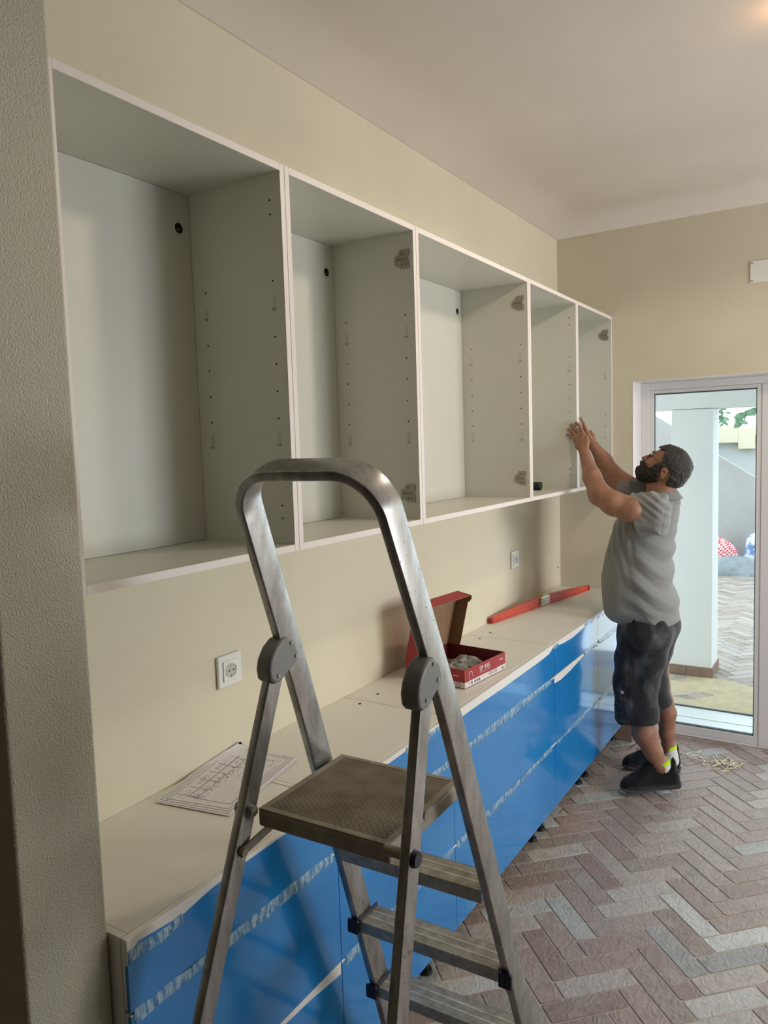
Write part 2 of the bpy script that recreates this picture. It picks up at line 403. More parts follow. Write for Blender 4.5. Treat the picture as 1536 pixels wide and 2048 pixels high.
# floor: mortar bed and herringbone bricks
BW, BL = 0.08556, 0.2758
floor = struct(MB().box(-2.2, XR + 0.45, YB - 0.2, L + 0.28, -0.12, -0.0028).build('floor', M['mortar']))
S2 = math.sqrt(0.5)
def ab(a, b): return ((a - b) * S2, (a + b) * S2)
def brick_mesh(l, wd, seed, h=0.02):
    r = random.Random(seed); g = 0.0026; c = 0.0075; e = 0.0018
    def outline(i, z):
        x0, x1, y0, y1 = g + i, l - g - i, g + i, wd - g - i; k = c
        p = [(x0 + k, y0), (x1 - k, y0), (x1 - k * .3, y0 + k * .3), (x1, y0 + k), (x1, y1 - k), (x1 - k * .3, y1 - k * .3), (x1 - k, y1), (x0 + k, y1), (x0 + k * .3, y1 - k * .3), (x0, y1 - k), (x0, y0 + k), (x0 + k * .3, y0 + k * .3)]
        return [(x - l / 2 + r.uniform(-.0008, .0008), y - wd / 2 + r.uniform(-.0008, .0008), z + r.uniform(-.0004, .0004)) for x, y in p]
    a, b, t = outline(0, -h), outline(0, -e), outline(e, 0.0)
    n = 12; vs = a + b + t
    fs = [(k * n + i, k * n + (i + 1) % n, (k + 1) * n + (i + 1) % n, (k + 1) * n + i) for k in range(2) for i in range(n)] + [tuple(range(2 * n, 3 * n))]
    return vs, fs
variants = [brick_mesh(BL, BW, s) for s in range(5)]
vmesh = []
for i, (v_, f_) in enumerate(variants):
    me = bpy.data.meshes.new('brick'); me.from_pydata(v_, [], f_); me.materials.append(M['brick']); me.polygons.foreach_set('use_smooth', [True] * len(f_)); me.set_sharp_from_angle(angle=math.radians(22)); vmesh.append(me)
def inframe(x, y, mrg=60):
    d = Vector((x, y, 0)) - Vector((CX, CY, CZ)); z = d.dot(_f)
    if z < 0.3: return False
    px = 768 + FPX * d.dot(_r) / z; py = 1024 - FPX * d.dot(_u) / z
    return -mrg < px < 1536 + mrg and py < 2048 + mrg and x > 0.28
spots = []
for n_ in range(-40, 60):
    for k_ in range(-12, 14):
        ox = 0.797 + k_ * BL * math.sqrt(2); oy = 2.572 + n_ * BW * math.sqrt(2)
        for typ in (0, 1):
            if typ == 0: ca, cb, rz = BL / 2, BW / 2, math.pi / 4
            else: ca, cb, rz = BL + BW / 2, BW - BL / 2, -math.pi / 4
            dx, dy = ab(ca, cb); x, y = ox + dx, oy + dy
            spots.append((x, y, rz))
seen = sorted([s for s in spots if inframe(s[0], s[1]) and s[1] < (4.76 if s[0] > .5 else L + .05) and s[1] > 1.0], key=lambda s: math.hypot(s[0] - CX, s[1] - CY))[:290]
sset = set((round(a, 4), round(b, 4)) for a, b, _ in seen)
for i, (x, y, rz) in enumerate(seen):
    o = bpy.data.objects.new('brick', vmesh[i % 5]); link(o, floor)
    r = rnd.choice((0, math.pi)); o.location = (x, y, rnd.uniform(-0.0006, 0.0006)); o.rotation_euler = (rnd.uniform(-.003, .003), rnd.uniform(-.002, .002), rz + r)
def joined_bricks(name, sel, mat, parent, z=0.0, seed=3):
    r = random.Random(seed); V = []; F = []
    for (x, y, rz) in sel:
        v_, f_ = variants[r.randrange(5)]; c, s = math.cos(rz), math.sin(rz); b = len(V); zz = z + r.uniform(-.0006, .0006)
        V += [(x + c * p[0] - s * p[1], y + s * p[0] + c * p[1], p[2] + zz) for p in v_]; F += [tuple(b + q for q in f) for f in f_]
    me = bpy.data.meshes.new(name); me.from_pydata(V, [], F); me.materials.append(mat)
    o = bpy.data.objects.new(name, me); link(o, parent); o['kind'] = 'stuff'; return o
rest = [s for s in spots if (round(s[0], 4), round(s[1], 4)) not in sset and 0.05 < s[0] < XR - 0.05 and -2.5 < s[1] < L + 0.1]
joined_bricks('brick_paving', rest, M['brickj'], floor, -0.0005)
# brick skirting stubs on the far wall
sk = struct(MB().box(0.0, 0.455, L - 0.014, L, 0, 0.004).build('baseboard_far', M['mortar']))
MB().box(0.30, 0.452, L - 0.055, L - 0.0005, 0.002, 0.118).build('skirting_tile', M['skirt'], sk, bevel=0.003)
MB().box(0.02, 0.294, L - 0.055, L - 0.0005, 0.002, 0.118).build('skirting_tile', M['skirt'], sk, bevel=0.003)

# door_1: sliding glazed door set back in the opening
YD = 4.717
door = struct(empty('door_1', (DX0, YD, 0)))
def dbox(n, x0, x1, z0, z1, y0, y1, mat, par, bev=0.003):
    return MB().box(x0 - DX0, x1 - DX0, y0 - YD, y1 - YD, z0, z1).build(n, mat, par, bevel=bev)
fb = MB()
for x0, x1, z0, z1 in ((DX0 + .003, 0.499, 0, DZ - .003), (DX1 - 0.05, DX1 - .003, 0, DZ - .003), (0.499, DX1 - 0.05, 2.120, DZ - .003), (0.499, DX1 - 0.05, 0.0, 0.012)):
    fb.box(x0 - DX0, x1 - DX0, 0, 0.075, z0, z1)
fb.build('door_frame', M['pvc'], door, bevel=0.003)
def sash(x0, x1, dy, nm='sash'):
    s = MB(); st = 0.026; y0 = 0.004 + dy; y1 = y0 + 0.035
    a, b = x0 - DX0, x1 - DX0
    s.box(a, a + st, y0, y1, 0.013, 2.119); s.box(b - st, b, y0, y1, 0.013, 2.119)
    s.box(a + st, b - st, y0, y1, 0.013, 0.064); s.box(a + st, b - st, y0, y1, 2.098, 2.119)
    o = s.build(nm, M['pvc'], door, bevel=0.0025)
    g = MB()
    for q in ((a + st, a + st + .004, 0.068, 2.094), (b - st - .004, b - st, 0.068, 2.094), (a + st, b - st, 0.064, 0.072), (a + st, b - st, 2.090, 2.098)): g.box(q[0], q[1], y0 + .006, y1 - .006, q[2], q[3])
    g.build('gasket', M['gasket'], o)
    MB().box(a + st + .004, b - st - .004, y0 + 0.015, y0 + 0.019, 0.072, 2.090).build('pane', M['glass'], o)
    return o
sash(0.499, 1.113, 0.0)
sash(1.175, 1.86, 0.036); sash(1.88, 2.565, 0.0)
MB().box(1.113 - DX0, 1.175 - DX0, 0.0, 0.07, 0.013, 2.119).build('door_mullion', M['pvc'], door, bevel=0.003)

# ------------------------------------------------------------------ outside
terr = struct(MB().box(-6, 9, L + 0.28, 14, -0.14, -0.028).build('ground', M['mortar']))
outb = [s for s in spots if L + 0.45 < s[1] < 9.6 and -1.5 < s[0] < 3.0]
more = [(s[0] + a, s[1], s[2]) for s in [] for a in (0,)]
joined_bricks('terrace_brick_paving', outb, M['bricko'], terr, -0.02, 9)
ob2 = []
for n_ in range(-60, 95):
    for k_ in range(-12, 10):
        ox = 0.797 + k_ * BL * math.sqrt(2); oy = 2.572 + n_ * BW * math.sqrt(2)
        for ca, cb, rz in ((BL / 2, BW / 2, math.pi / 4), (BL + BW / 2, BW - BL / 2, -math.pi / 4)):
            dx, dy = ab(ca, cb)
            if 9.6 <= oy + dy < 12.0 and -2.5 < ox + dx < 2.5: ob2.append((ox + dx, oy + dy, rz))
joined_bricks('terrace_brick_paving', ob2, M['bricko'], terr, -0.02, 12)
struct(MB().box(DX0 - .3, DX1, L + 0.275, 5.25, -0.03, 0.002).build('trim_2', Mat('pale_threshold_stone', srgb(206, 212, 212), .35).m, bevel=.004))
struct(MB().box(DX0 - .3, DX1, 5.2505, 5.262, -0.03, 0.010).build('trim_3', M['gasket']))
struct(MB().box(DX0 - .3, DX1, 5.05, 5.062, 0.0021, 0.006).build('trim_4', M['pvc']))
def blob_patch(name, cx, cy, rx, ry, z, h, mat, seed, n=40, rings=8):
    r = random.Random(seed); ph = [r.uniform(0, 6.28) for _ in range(4)]
    V = [(cx, cy, z + h)]; F = []
    for i in range(1, rings + 1):
        t = i / rings
        for k in range(n):
            a = 2 * math.pi * k / n; q = 1 + .12 * math.sin(2 * a + ph[0]) + .07 * math.sin(5 * a + ph[1]) + .04 * math.sin(9 * a + ph[2])
            V.append((cx + rx * t * q * math.cos(a), cy + ry * t * q * math.sin(a), z + h * (1 - t ** 2) * (1 + .3 * math.sin(7 * a + 9 * t)) - .002 * t))
    for k in range(n): F.append((0, 1 + k, 1 + (k + 1) % n))
    for i in range(rings - 1):
        for k in range(n): a = 1 + i * n; F.append((a + k, a + n + k, a + n + (k + 1) % n, a + (k + 1) % n))
    return MB().add(V, F).build(name, mat, smooth=True)
sp_ = MB().add([(-0.6, L + .40, -.0165), (2.2, L + .40, -.0165), (2.2, 6.15, -.0165), (-0.6, 5.98, -.0165)], [(0, 1, 2, 3)])
sp_.v = []; sp_.f = []; sp_.mi = []
gx, gy = 60, 34; V = []; F = []
for jn in range(gy + 1):
    for i in range(gx + 1):
        x = -0.6 + 3.0 * i / gx; y = 5.27 + (.76 + .05 * math.sin(3 * x + 1) + .03 * math.sin(11 * x)) * jn / gy
        V.append((x, y, -0.0185 + .0022 * math.sin(9 * x + 2 * math.sin(4 * y)) * math.sin(7 * y + x) + (-.004 if jn in (0, gy) else 0)))
for jn in range(gy):
    for i in range(gx): a = jn * (gx + 1) + i; F.append((a, a + 1, a + gx + 2, a + gx + 1))
tag(MB().add(V, F).build('sand', M['sand'], smooth=True), 'thin yellow sand spread over the terrace paving just outside the glass door', 'sand', kind='stuff')
# porch pier with stone skirting, beam
PY = 6.057
pier = tag(empty('porch_pillar', (0.5, PY + 0.13, -0.02)), 'white square porch pillar with brown stone skirting outside the glass door', 'pillar')
MB().box(0.357 - .5, 0.653 - .5, -0.13, 0.155, 0.0, 2.06).build('shaft', M['plaster_white'], pier, bevel=0.004)
for (x0, x1, y0, y1) in ((0.345, 0.47, -0.142, -0.13), (0.474, 0.665, -0.142, -0.13), (0.653, 0.665, -0.128, 0.02), (0.653, 0.665, 0.024, 0.165)):
    MB().box(x0 - .5, x1 - .5, y0, y1, 0.002, 0.075).build('skirting_tile', M['skirt'], pier, bevel=0.001)
tag(MB().box(-3.5, 5, PY - 0.02, PY + 0.28, 2.043, 2.6).build('porch_beam', M['plaster_white']), 'white beam across the top of the porch pillar outside', 'beam')
struct(MB().box(-3.5, 5, L + 0.28, PY - 0.02, 2.55, 2.7).build('ceiling.002', M['plaster_white']))
# stair wall and boundary wall
YS = 11.82
sw = MB(); sw.prism([(-3.2, -0.03), (2.2, -0.03), (2.2, 0.06), (0.44, 1.16), (-0.14, 1.54), (-0.94, 2.10), (-3.2, 3.5)], lambda p, t: (p[0], t, p[1]), YS, YS + 0.2)
tag(sw.build('stair_wall', M['stairwall']), 'grey rendered stair wall with a sloping top at the back of the yard', 'wall')
struct(MB().box(-5, 6, 13.0, 13.2, -0.03, 1.72).build('wall_yard', M['palewall']))
for x0, x1, z0, z1 in ((-0.62, -0.02, 1.72, 2.02), (-0.02, 0.22, 1.62, 1.96), (0.24, 0.7, 1.70, 1.86)):
    tag(MB().box(x0, x1, 12.86, 13.1, z0, z1).build('coping_block', M['beige'], bevel=0.01), {-.62: 'longer beige stone block on the yard wall beside the pillar', -.02: 'tall beige stone block in the middle of the yard wall', .24: 'low beige stone block on the yard wall beside the door frame'}[x0], 'block')
# leafy branches hanging over the wall
def leaf_mesh():
    V = []; F = []; n = 7
    for i in range(n):
        t = i / (n - 1); wd = 0.5 * math.sin(math.pi * min(1, t * .93 + .03)) ** .8 * 0.55; z = -.12 * t * t
        V += [(t, -wd, z + .06 * wd), (t, 0, z - .03), (t, wd, z + .06 * wd)]
    for i in range(n - 1):
        a = i * 3; F += [(a, a + 1, a + 4, a + 3), (a + 1, a + 2, a + 5, a + 4)]
    return V, F
lv, lf = leaf_mesh(); lme = bpy.data.meshes.new('leaf'); lme.from_pydata(lv, [], lf); lme.materials.append(M['leaf']); lme.polygons.foreach_set('use_smooth', [True] * len(lf))
def branch(name, label, pts, leaves, size, seed):
    r = random.Random(seed); root = tag(empty(name, pts[0]), label, 'plant'); P0 = Vector(pts[0])
    MB().tube([Vector(p) - P0 for p in pts], 0.008, 6).build('stem', M['leaf'], root)
    for k in range(leaves):
        t = (k + .5) / leaves * (len(pts) - 1); i = int(t); p = Vector(pts[i]).lerp(Vector(pts[min(i + 1, len(pts) - 1)]), t - i) - P0
        o = bpy.data.objects.new('leaf', lme); link(o, root); s = size * r.uniform(.75, 1.2); o.scale = (s, s, s)
        o.location = p + Vector((r.uniform(-.03, .03), r.uniform(-.05, .05), r.uniform(-.3, .3) * size)); o.rotation_euler = (r.uniform(-.9, .9) + 1.2, r.uniform(.0, .9), r.choice((0.2, 2.9)) + r.uniform(-1, 1))
branch('tree_branch', 'leafy green branch above the yard wall, right of the pillar gap', [(0.75, 11.9, 2.42), (0.45, 11.8, 2.22), (0.26, 11.7, 2.14), (0.13, 11.6, 2.07)], 20, .16, 3)
branch('shrub_branch', 'dense small-leaved green foliage right against the porch pillar top', [(-0.18, 11.8, 2.4), (-0.12, 11.8, 2.25), (-0.09, 11.8, 2.15), (-0.10, 11.8, 2.02)], 30, .09, 5)


# ------------------------------------------------------------------ SDF sculpting
class Vol:
    def __init__(s, lo, hi, vx):
        s.lo = np.array(lo, float); s.vx = vx; s.n = np.ceil((np.array(hi) - s.lo) / vx).astype(int) + 1
        s.a = np.full(s.n, 0.06, np.float32)

    def sl(s, lo, hi):
        i0 = np.clip(np.floor((np.array(lo) - s.lo) / s.vx).astype(int), 0, s.n - 1); i1 = np.clip(np.ceil((np.array(hi) - s.lo) / s.vx).astype(int) + 1, 1, s.n)
        ix = tuple(slice(a, b) for a, b in zip(i0, i1))
        g = [(s.lo[k] + s.vx * np.arange(i0[k], i1[k])).astype(np.float32).reshape([-1 if q == k else 1 for q in range(3)]) for k in range(3)]
        return ix, g

    def put(s, d, ix, k, mode='u'):
        a = s.a[ix]
        if mode == 'u':
            if k > 0:
                h = np.clip(0.5 + 0.5 * (a - d) / k, 0, 1); s.a[ix] = a * (1 - h) + d * h - k * h * (1 - h)
            else: s.a[ix] = np.minimum(a, d)
        elif mode == 's': s.a[ix] = np.maximum(a, -d)
        elif mode == 'i': s.a[ix] = np.maximum(a, d)

    def cap(s, p0, p1, r0, r1, k=0.01, mode='u', sq=(1, 1, 1)):
        p0 = np.array(p0, float); p1 = np.array(p1, float); m = max(r0, r1) / min(sq) + k + 3 * s.vx + .01
        ix, (X, Y, Z) = s.sl(np.minimum(p0, p1) - m, np.maximum(p0, p1) + m)
        d = p1 - p0; dd = (d * np.array(sq)) @ (d * np.array(sq)) + 1e-9
        ax, ay, az = X - p0[0], Y - p0[1], Z - p0[2]
        t = np.clip((ax * d[0] * sq[0] ** 2 + ay * d[1] * sq[1] ** 2 + az * d[2] * sq[2] ** 2) / dd, 0, 1)
        q = np.sqrt(((ax - t * d[0]) * sq[0]) ** 2 + ((ay - t * d[1]) * sq[1]) ** 2 + ((az - t * d[2]) * sq[2]) ** 2) - (r0 + (r1 - r0) * t)
        s.put(q, ix, k, mode); return s

    def chain(s, pts, rs, k=0.01):
        for i in range(len(pts) - 1): s.cap(pts[i], pts[i + 1], rs[i], rs[i + 1], k)
        return s

    def sil(s, poly, yc, W, R, k=0.01, mode='u', ycf=None, ret=False):
        """side silhouette in x-z rounded out sideways; W may be a function of z"""
        P = np.array(poly, float); m = .03 + k
        wmax = 0.32
        ix, (X, Y, Z) = s.sl((P[:, 0].min() - m, yc - wmax, P[:, 1].min() - m), (P[:, 0].max() + m, yc + wmax, P[:, 1].max() + m))
        sd = sd2(P, X[:, :, :], Z[:, :, :])
        Wz = W(Z) if callable(W) else W
        q = np.sqrt(np.maximum(sd + R, 0) ** 2 + (np.abs(Y - yc) * R / Wz) ** 2) - R
        q = np.broadcast_to(q, s.a[ix].shape)
        if ret: return ix, q
        s.put(q.astype(np.float32), ix, k, mode); return s

    def mesh(s, name, mat, parent=None, smooth=2, disp=None, loc=None):
        g = vdb.FloatGrid(background=0.06); a = s.a.copy(); a[0] = a[-1] = .06; a[:, 0] = a[:, -1] = .06; a[:, :, 0] = a[:, :, -1] = .06
        g.copyFromArray(a); p, q = g.convertToQuads(isovalue=0.0)
        p = p * s.vx + s.lo
        q = q[:, ::-1]
        me = bpy.data.meshes.new(name); me.vertices.add(len(p)); me.vertices.foreach_set('co', p.astype(np.float32).ravel())
        me.loops.add(len(q) * 4); me.loops.foreach_set('vertex_index', q.astype(np.int32).ravel())
        me.polygons.add(len(q)); me.polygons.foreach_set('loop_start', np.arange(0, len(q) * 4, 4, dtype=np.int32))
        me.polygons.foreach_set('use_smooth', [True] * len(q)); me.update(); me.validate()
        for _ in range(smooth):
            e = np.empty(len(me.edges) * 2, np.int32); me.edges.foreach_get('vertices', e); e = e.reshape(-1, 2)
            acc = np.zeros_like(p); cnt = np.zeros(len(p)); 
            for k in range(3): acc[:, k] = np.bincount(e[:, 0], p[e[:, 1], k], len(p)) + np.bincount(e[:, 1], p[e[:, 0], k], len(p))
            cnt = np.bincount(e.ravel(), minlength=len(p)); p = p * .4 + .6 * acc / np.maximum(cnt, 1)[:, None]
        me.vertices.foreach_set('co', p.astype(np.float32).ravel()); me.update()
        if disp is not None:
            nr = np.empty(len(p) * 3, np.float32); me.vertices.foreach_get('normal', nr); nr = nr.reshape(-1, 3)
            p = p + nr * disp(p)[:, None]; me.vertices.foreach_set('co', p.astype(np.float32).ravel()); me.update()
        me.materials.append(mat)
        o = bpy.data.objects.new(name, me); link(o, parent)
        return o


def sd2(P, X, Z):
    n = len(P); d = np.full(np.broadcast(X, Z).shape, 1e9, np.float32); sgn = np.ones_like(d)
    for i in range(n):
        a = P[i]; b = P[i - 1]; ex, ez = b - a; wx = X - a[0]; wz = Z - a[1]
        t = np.clip((wx * ex + wz * ez) / (ex * ex + ez * ez + 1e-12), 0, 1)
        d = np.minimum(d, (wx - ex * t) ** 2 + (wz - ez * t) ** 2)
        c1 = Z >= a[1]; c2 = Z < b[1]; c3 = ex * wz > ez * wx
        flip = (c1 & c2 & c3) | (~c1 & ~c2 & ~c3)
        sgn = np.where(flip, -sgn, sgn)
    return (np.sqrt(d) * sgn).astype(np.float32)


# ------------------------------------------------------------------ wall cabinets
U = [0.8331, 1.5051, 2.1771, 3.1851, 3.8571, 4.5145]
ZT, HU, DU, T = 2.5515, 0.9876, 0.3311, 0.018
ZB_ = ZT - HU
HINGE = [(.023, .031), (.057, .031), (.057, .012), (.052, .010), (.052, -.006), (.057, -.008), (.057, -.031), (.026, -.031), (.017, -.022), (.004, -.020), (0, -.003), (.003, .012), (.012, .014)]
PINS = (2.195, 1.844)
wl = ['widest-looking white open wall cabinet nearest the camera, beside the rough wall end',
      'second white open wall cabinet from the camera, behind the ladder handrail, with two hinge plates',
      'long white open wall cabinet in the middle of the row with two hinge plates',
      'narrow-looking white open wall cabinet left of the man\'s hands, without hinge plates',
      'last white open wall cabinet of the row, against the far wall above the man\'s arms']
def hinge(parent, x, y, z, sgn):
    """hinge mounting plate on a side panel; sgn=-1 sticks out towards -y"""
    h = MB(); fn = lambda p, t: (x + p[0], y + sgn * t, z + p[1])
    h.prism(HINGE, fn, 0.0, 0.003); o = h.build('hinge_plate', M['zinc'], parent, bevel=0.0006, seg=1)
    r = MB(); r.box(x + .004, x + .052, min(y + sgn * .003, y + sgn * .0055), max(y + sgn * .003, y + sgn * .0055), z - .0045, z + .0065)
    r.build('hinge_arm', M['zinc'], o, bevel=.0015)
    for (a, b) in ((.030, .019), (.030, -.018), (.045, -.018)):
        s = MB(); s.cyl((x + a, y + sgn * .003, z + b), (x + a, y + sgn * .0052, z + b), .0056, 14, .0044); s.cur = 1
        s.cyl((x + a, y + sgn * .0052, z + b), (x + a, y + sgn * .0055, z + b), .0020, 6); s.build('screw', [M['zinc'], M['hole']], o)
    s = MB(); s.cur = 0; s.box(x + .010, x + .046, min(y + sgn * .0055, y + sgn * .0059), max(y + sgn * .0055, y + sgn * .0059), z - .0014, z + .0002); s.build('slot', M['hole'], o)
for k in range(5):
    y0, y1 = U[k] + .0006, U[k + 1] - .0006; yc = (y0 + y1) / 2
    c = tag(empty('wall_cabinet', (0.001, y0, ZB_)), wl[k], 'cabinet', 'open white wall cabinets')
    def P(n, x0, x1, ya, yb, z0, z1, mat=M['lamin'], bev=.0007):
        return MB().box(x0 - .001, x1 - .001, ya - y0, yb - y0, z0 - ZB_, z1 - ZB_).build(n, mat, c, bevel=bev, seg=1)
    P('side_panel', .001, DU, y0, y0 + T, ZB_, ZT); P('side_panel', .001, DU, y1 - T, y1, ZB_, ZT)
    P('top_panel', .001, DU, y0 + T, y1 - T, ZT - T, ZT); P('bottom_panel', .001, DU, y0 + T, y1 - T, ZB_, ZB_ + T)
    eb = MB()
    for (a_, b_, c_, d_) in ((y0 + .0004, y0 + T - .0004, ZB_ + .0004, ZT - .0004), (y1 - T + .0004, y1 - .0004, ZB_ + .0004, ZT - .0004)): MB().box(DU - .001, DU - .0002, a_ - y0, b_ - y0, c_ - ZB_, d_ - ZB_).build('edge_band', M['edge'], c)
    for (c_, d_) in ((ZB_ + .0004, ZB_ + T - .0004), (ZT - T + .0004, ZT - .0004)): MB().box(DU - .001, DU - .0002, T + .0004, y1 - y0 - T - .0004, c_ - ZB_, d_ - ZB_).build('edge_band', M['edge'], c)
    P('back_panel', .0012, .0075, y0 + T + .0006, y1 - T - .0006, ZB_ + T + .0006, ZT - T - .0006)
    hinged = k in (1, 2, 4)
    hs = MB()
    for side, hh in ((-1, hinged), (1, not hinged)):
        yy = (y1 - T if side < 0 else y0 + T) - y0
        zs = [2.266, 2.124, 2.054, 1.983, 1.913]
        for z in zs:
            for x in (.295, .054): hs.cyl((x - .001, yy + side * .0003, z - ZB_), (x - .001, yy - side * .004, z - ZB_), .0028, 10)
        if not hh:
            for z in (2.467, 2.432, 1.684, 1.650): hs.cyl((.294, yy + side * .0003, z - ZB_), (.294, yy - side * .004, z - ZB_), .0028, 10)
        else:
            for z in (2.447, 1.671): hinge(c, .258, yy, z - ZB_, side)
        for z in PINS:
            for x in (.295, .054):
                p = MB(); ys = sorted((yy, yy + side * .0022)); p.box(x - .0055, x + .0055, ys[0], ys[1], z - ZB_ + .004, z - ZB_ + .034)
                ys = sorted((yy, yy + side * .004)); p.box(x - .0065, x + .0065, ys[0], ys[1], z - ZB_ - .004, z - ZB_ + .003)
                o = p.build('shelf_support', M['clear'], c, bevel=.0008, seg=1)
                MB().cyl((x, yy + side * .0006, z - ZB_ - .001), (x, yy + side * .0055, z - ZB_ - .001), .0026, 12).build('support_pin', M['zinc'], o)
    tag(hs.build('peg_holes', M['hole'], c), kind='stuff')
    # suspension hole near the upper right back corner
    ch = MB(); ch.cyl((.0064, y1 - y0 - .060, 2.439 - ZB_), (.0070, y1 - y0 - .060, 2.439 - ZB_), .0145, 24); ch.build('suspension_hole', M['hole'], c)
    MB().ring((.0066, y1 - y0 - .060, 2.439 - ZB_), (1, 0, 0), .0142, .0155, .0008).build('hole_rim', M['lamin'], c)
    MB().box(.0068, .0078, y1 - y0 - .066, y1 - y0 - .056, 2.432 - ZB_, 2.437 - ZB_).build('hanging_hook', Mat('brass_hook' + str(k), srgb(150, 104, 58), .4, .7).m, c)

# ------------------------------------------------------------------ base cabinets
B = [0.8108, 1.4829, 2.1549, 3.1629, 3.8348, 4.5145]
ZT2, HB, DB, FX = 0.9211, 0.7723, 0.4165, 0.4345
bl = ['white base cabinet nearest the camera with blue-filmed drawers, beside the rough wall end',
      'white base cabinet with blue-filmed drawers seen right through the ladder, under its platform',
      'long blue-filmed base cabinet under the open red cardboard box',
      'blue-filmed base cabinet right after the long one, with film peeling off its top drawer',
      'last blue-filmed base cabinet behind the man\'s legs at the far wall']
rr = random.Random(21)
def ribbon(parent, name, ya, yb, z0, z1, yoff, zoff, seed, taper=(0, 0)):
    r = random.Random(seed); n = max(20, int((yb - ya) / .006)); m_ = 6; V = []; F = []
    ph = [r.uniform(0, 6.3) for _ in range(8)]
    for i in range(n + 1):
        t = i / n; y = ya + (yb - ya) * t
        e = min(1, t / .06 + .25) * min(1, (1 - t) / .06 + .25)
        lo = z0 + .003 * math.sin(9 * t + ph[0]) + .001 * math.sin(31 * t + ph[1]) + taper[0] * (1 - t)
        hi = z1 + .0025 * math.sin(7 * t + ph[2]) + .001 * math.sin(43 * t + ph[3]) - taper[1] * t
        for j_ in range(m_ + 1):
            s = j_ / m_; zz = lo + (hi - lo) * s
            x = .0012 + .0013 * (math.sin(math.pi * s)) * e * (1 + .6 * math.sin(260 * y + 8 * s + ph[4]) + .5 * math.sin(140 * y - 11 * s + ph[5]))
            V.append((FX + max(.0009, x + r.uniform(-.0005, .0005)), y - yoff, zz - zoff))
    for i in range(n):
        for j_ in range(m_): a = i * (m_ + 1) + j_; F.append((a, a + 1, a + m_ + 2, a + m_ + 1))
    b = len(V); V2 = [(v[0] - .0005, v[1], v[2]) for v in V]
    F2 = [tuple(b + q for q in f[::-1]) for f in F]
    bd = [i * (m_ + 1) for i in range(n + 1)] ; tp = [i * (m_ + 1) + m_ for i in range(n + 1)]
    S = []
    for row in (bd, tp):
        for i in range(n): S.append((row[i], row[i + 1], b + row[i + 1], b + row[i]))
    return MB().add(V + V2, F + F2 + S).build(name, M['crinkle'], parent, smooth=True, angle=60)
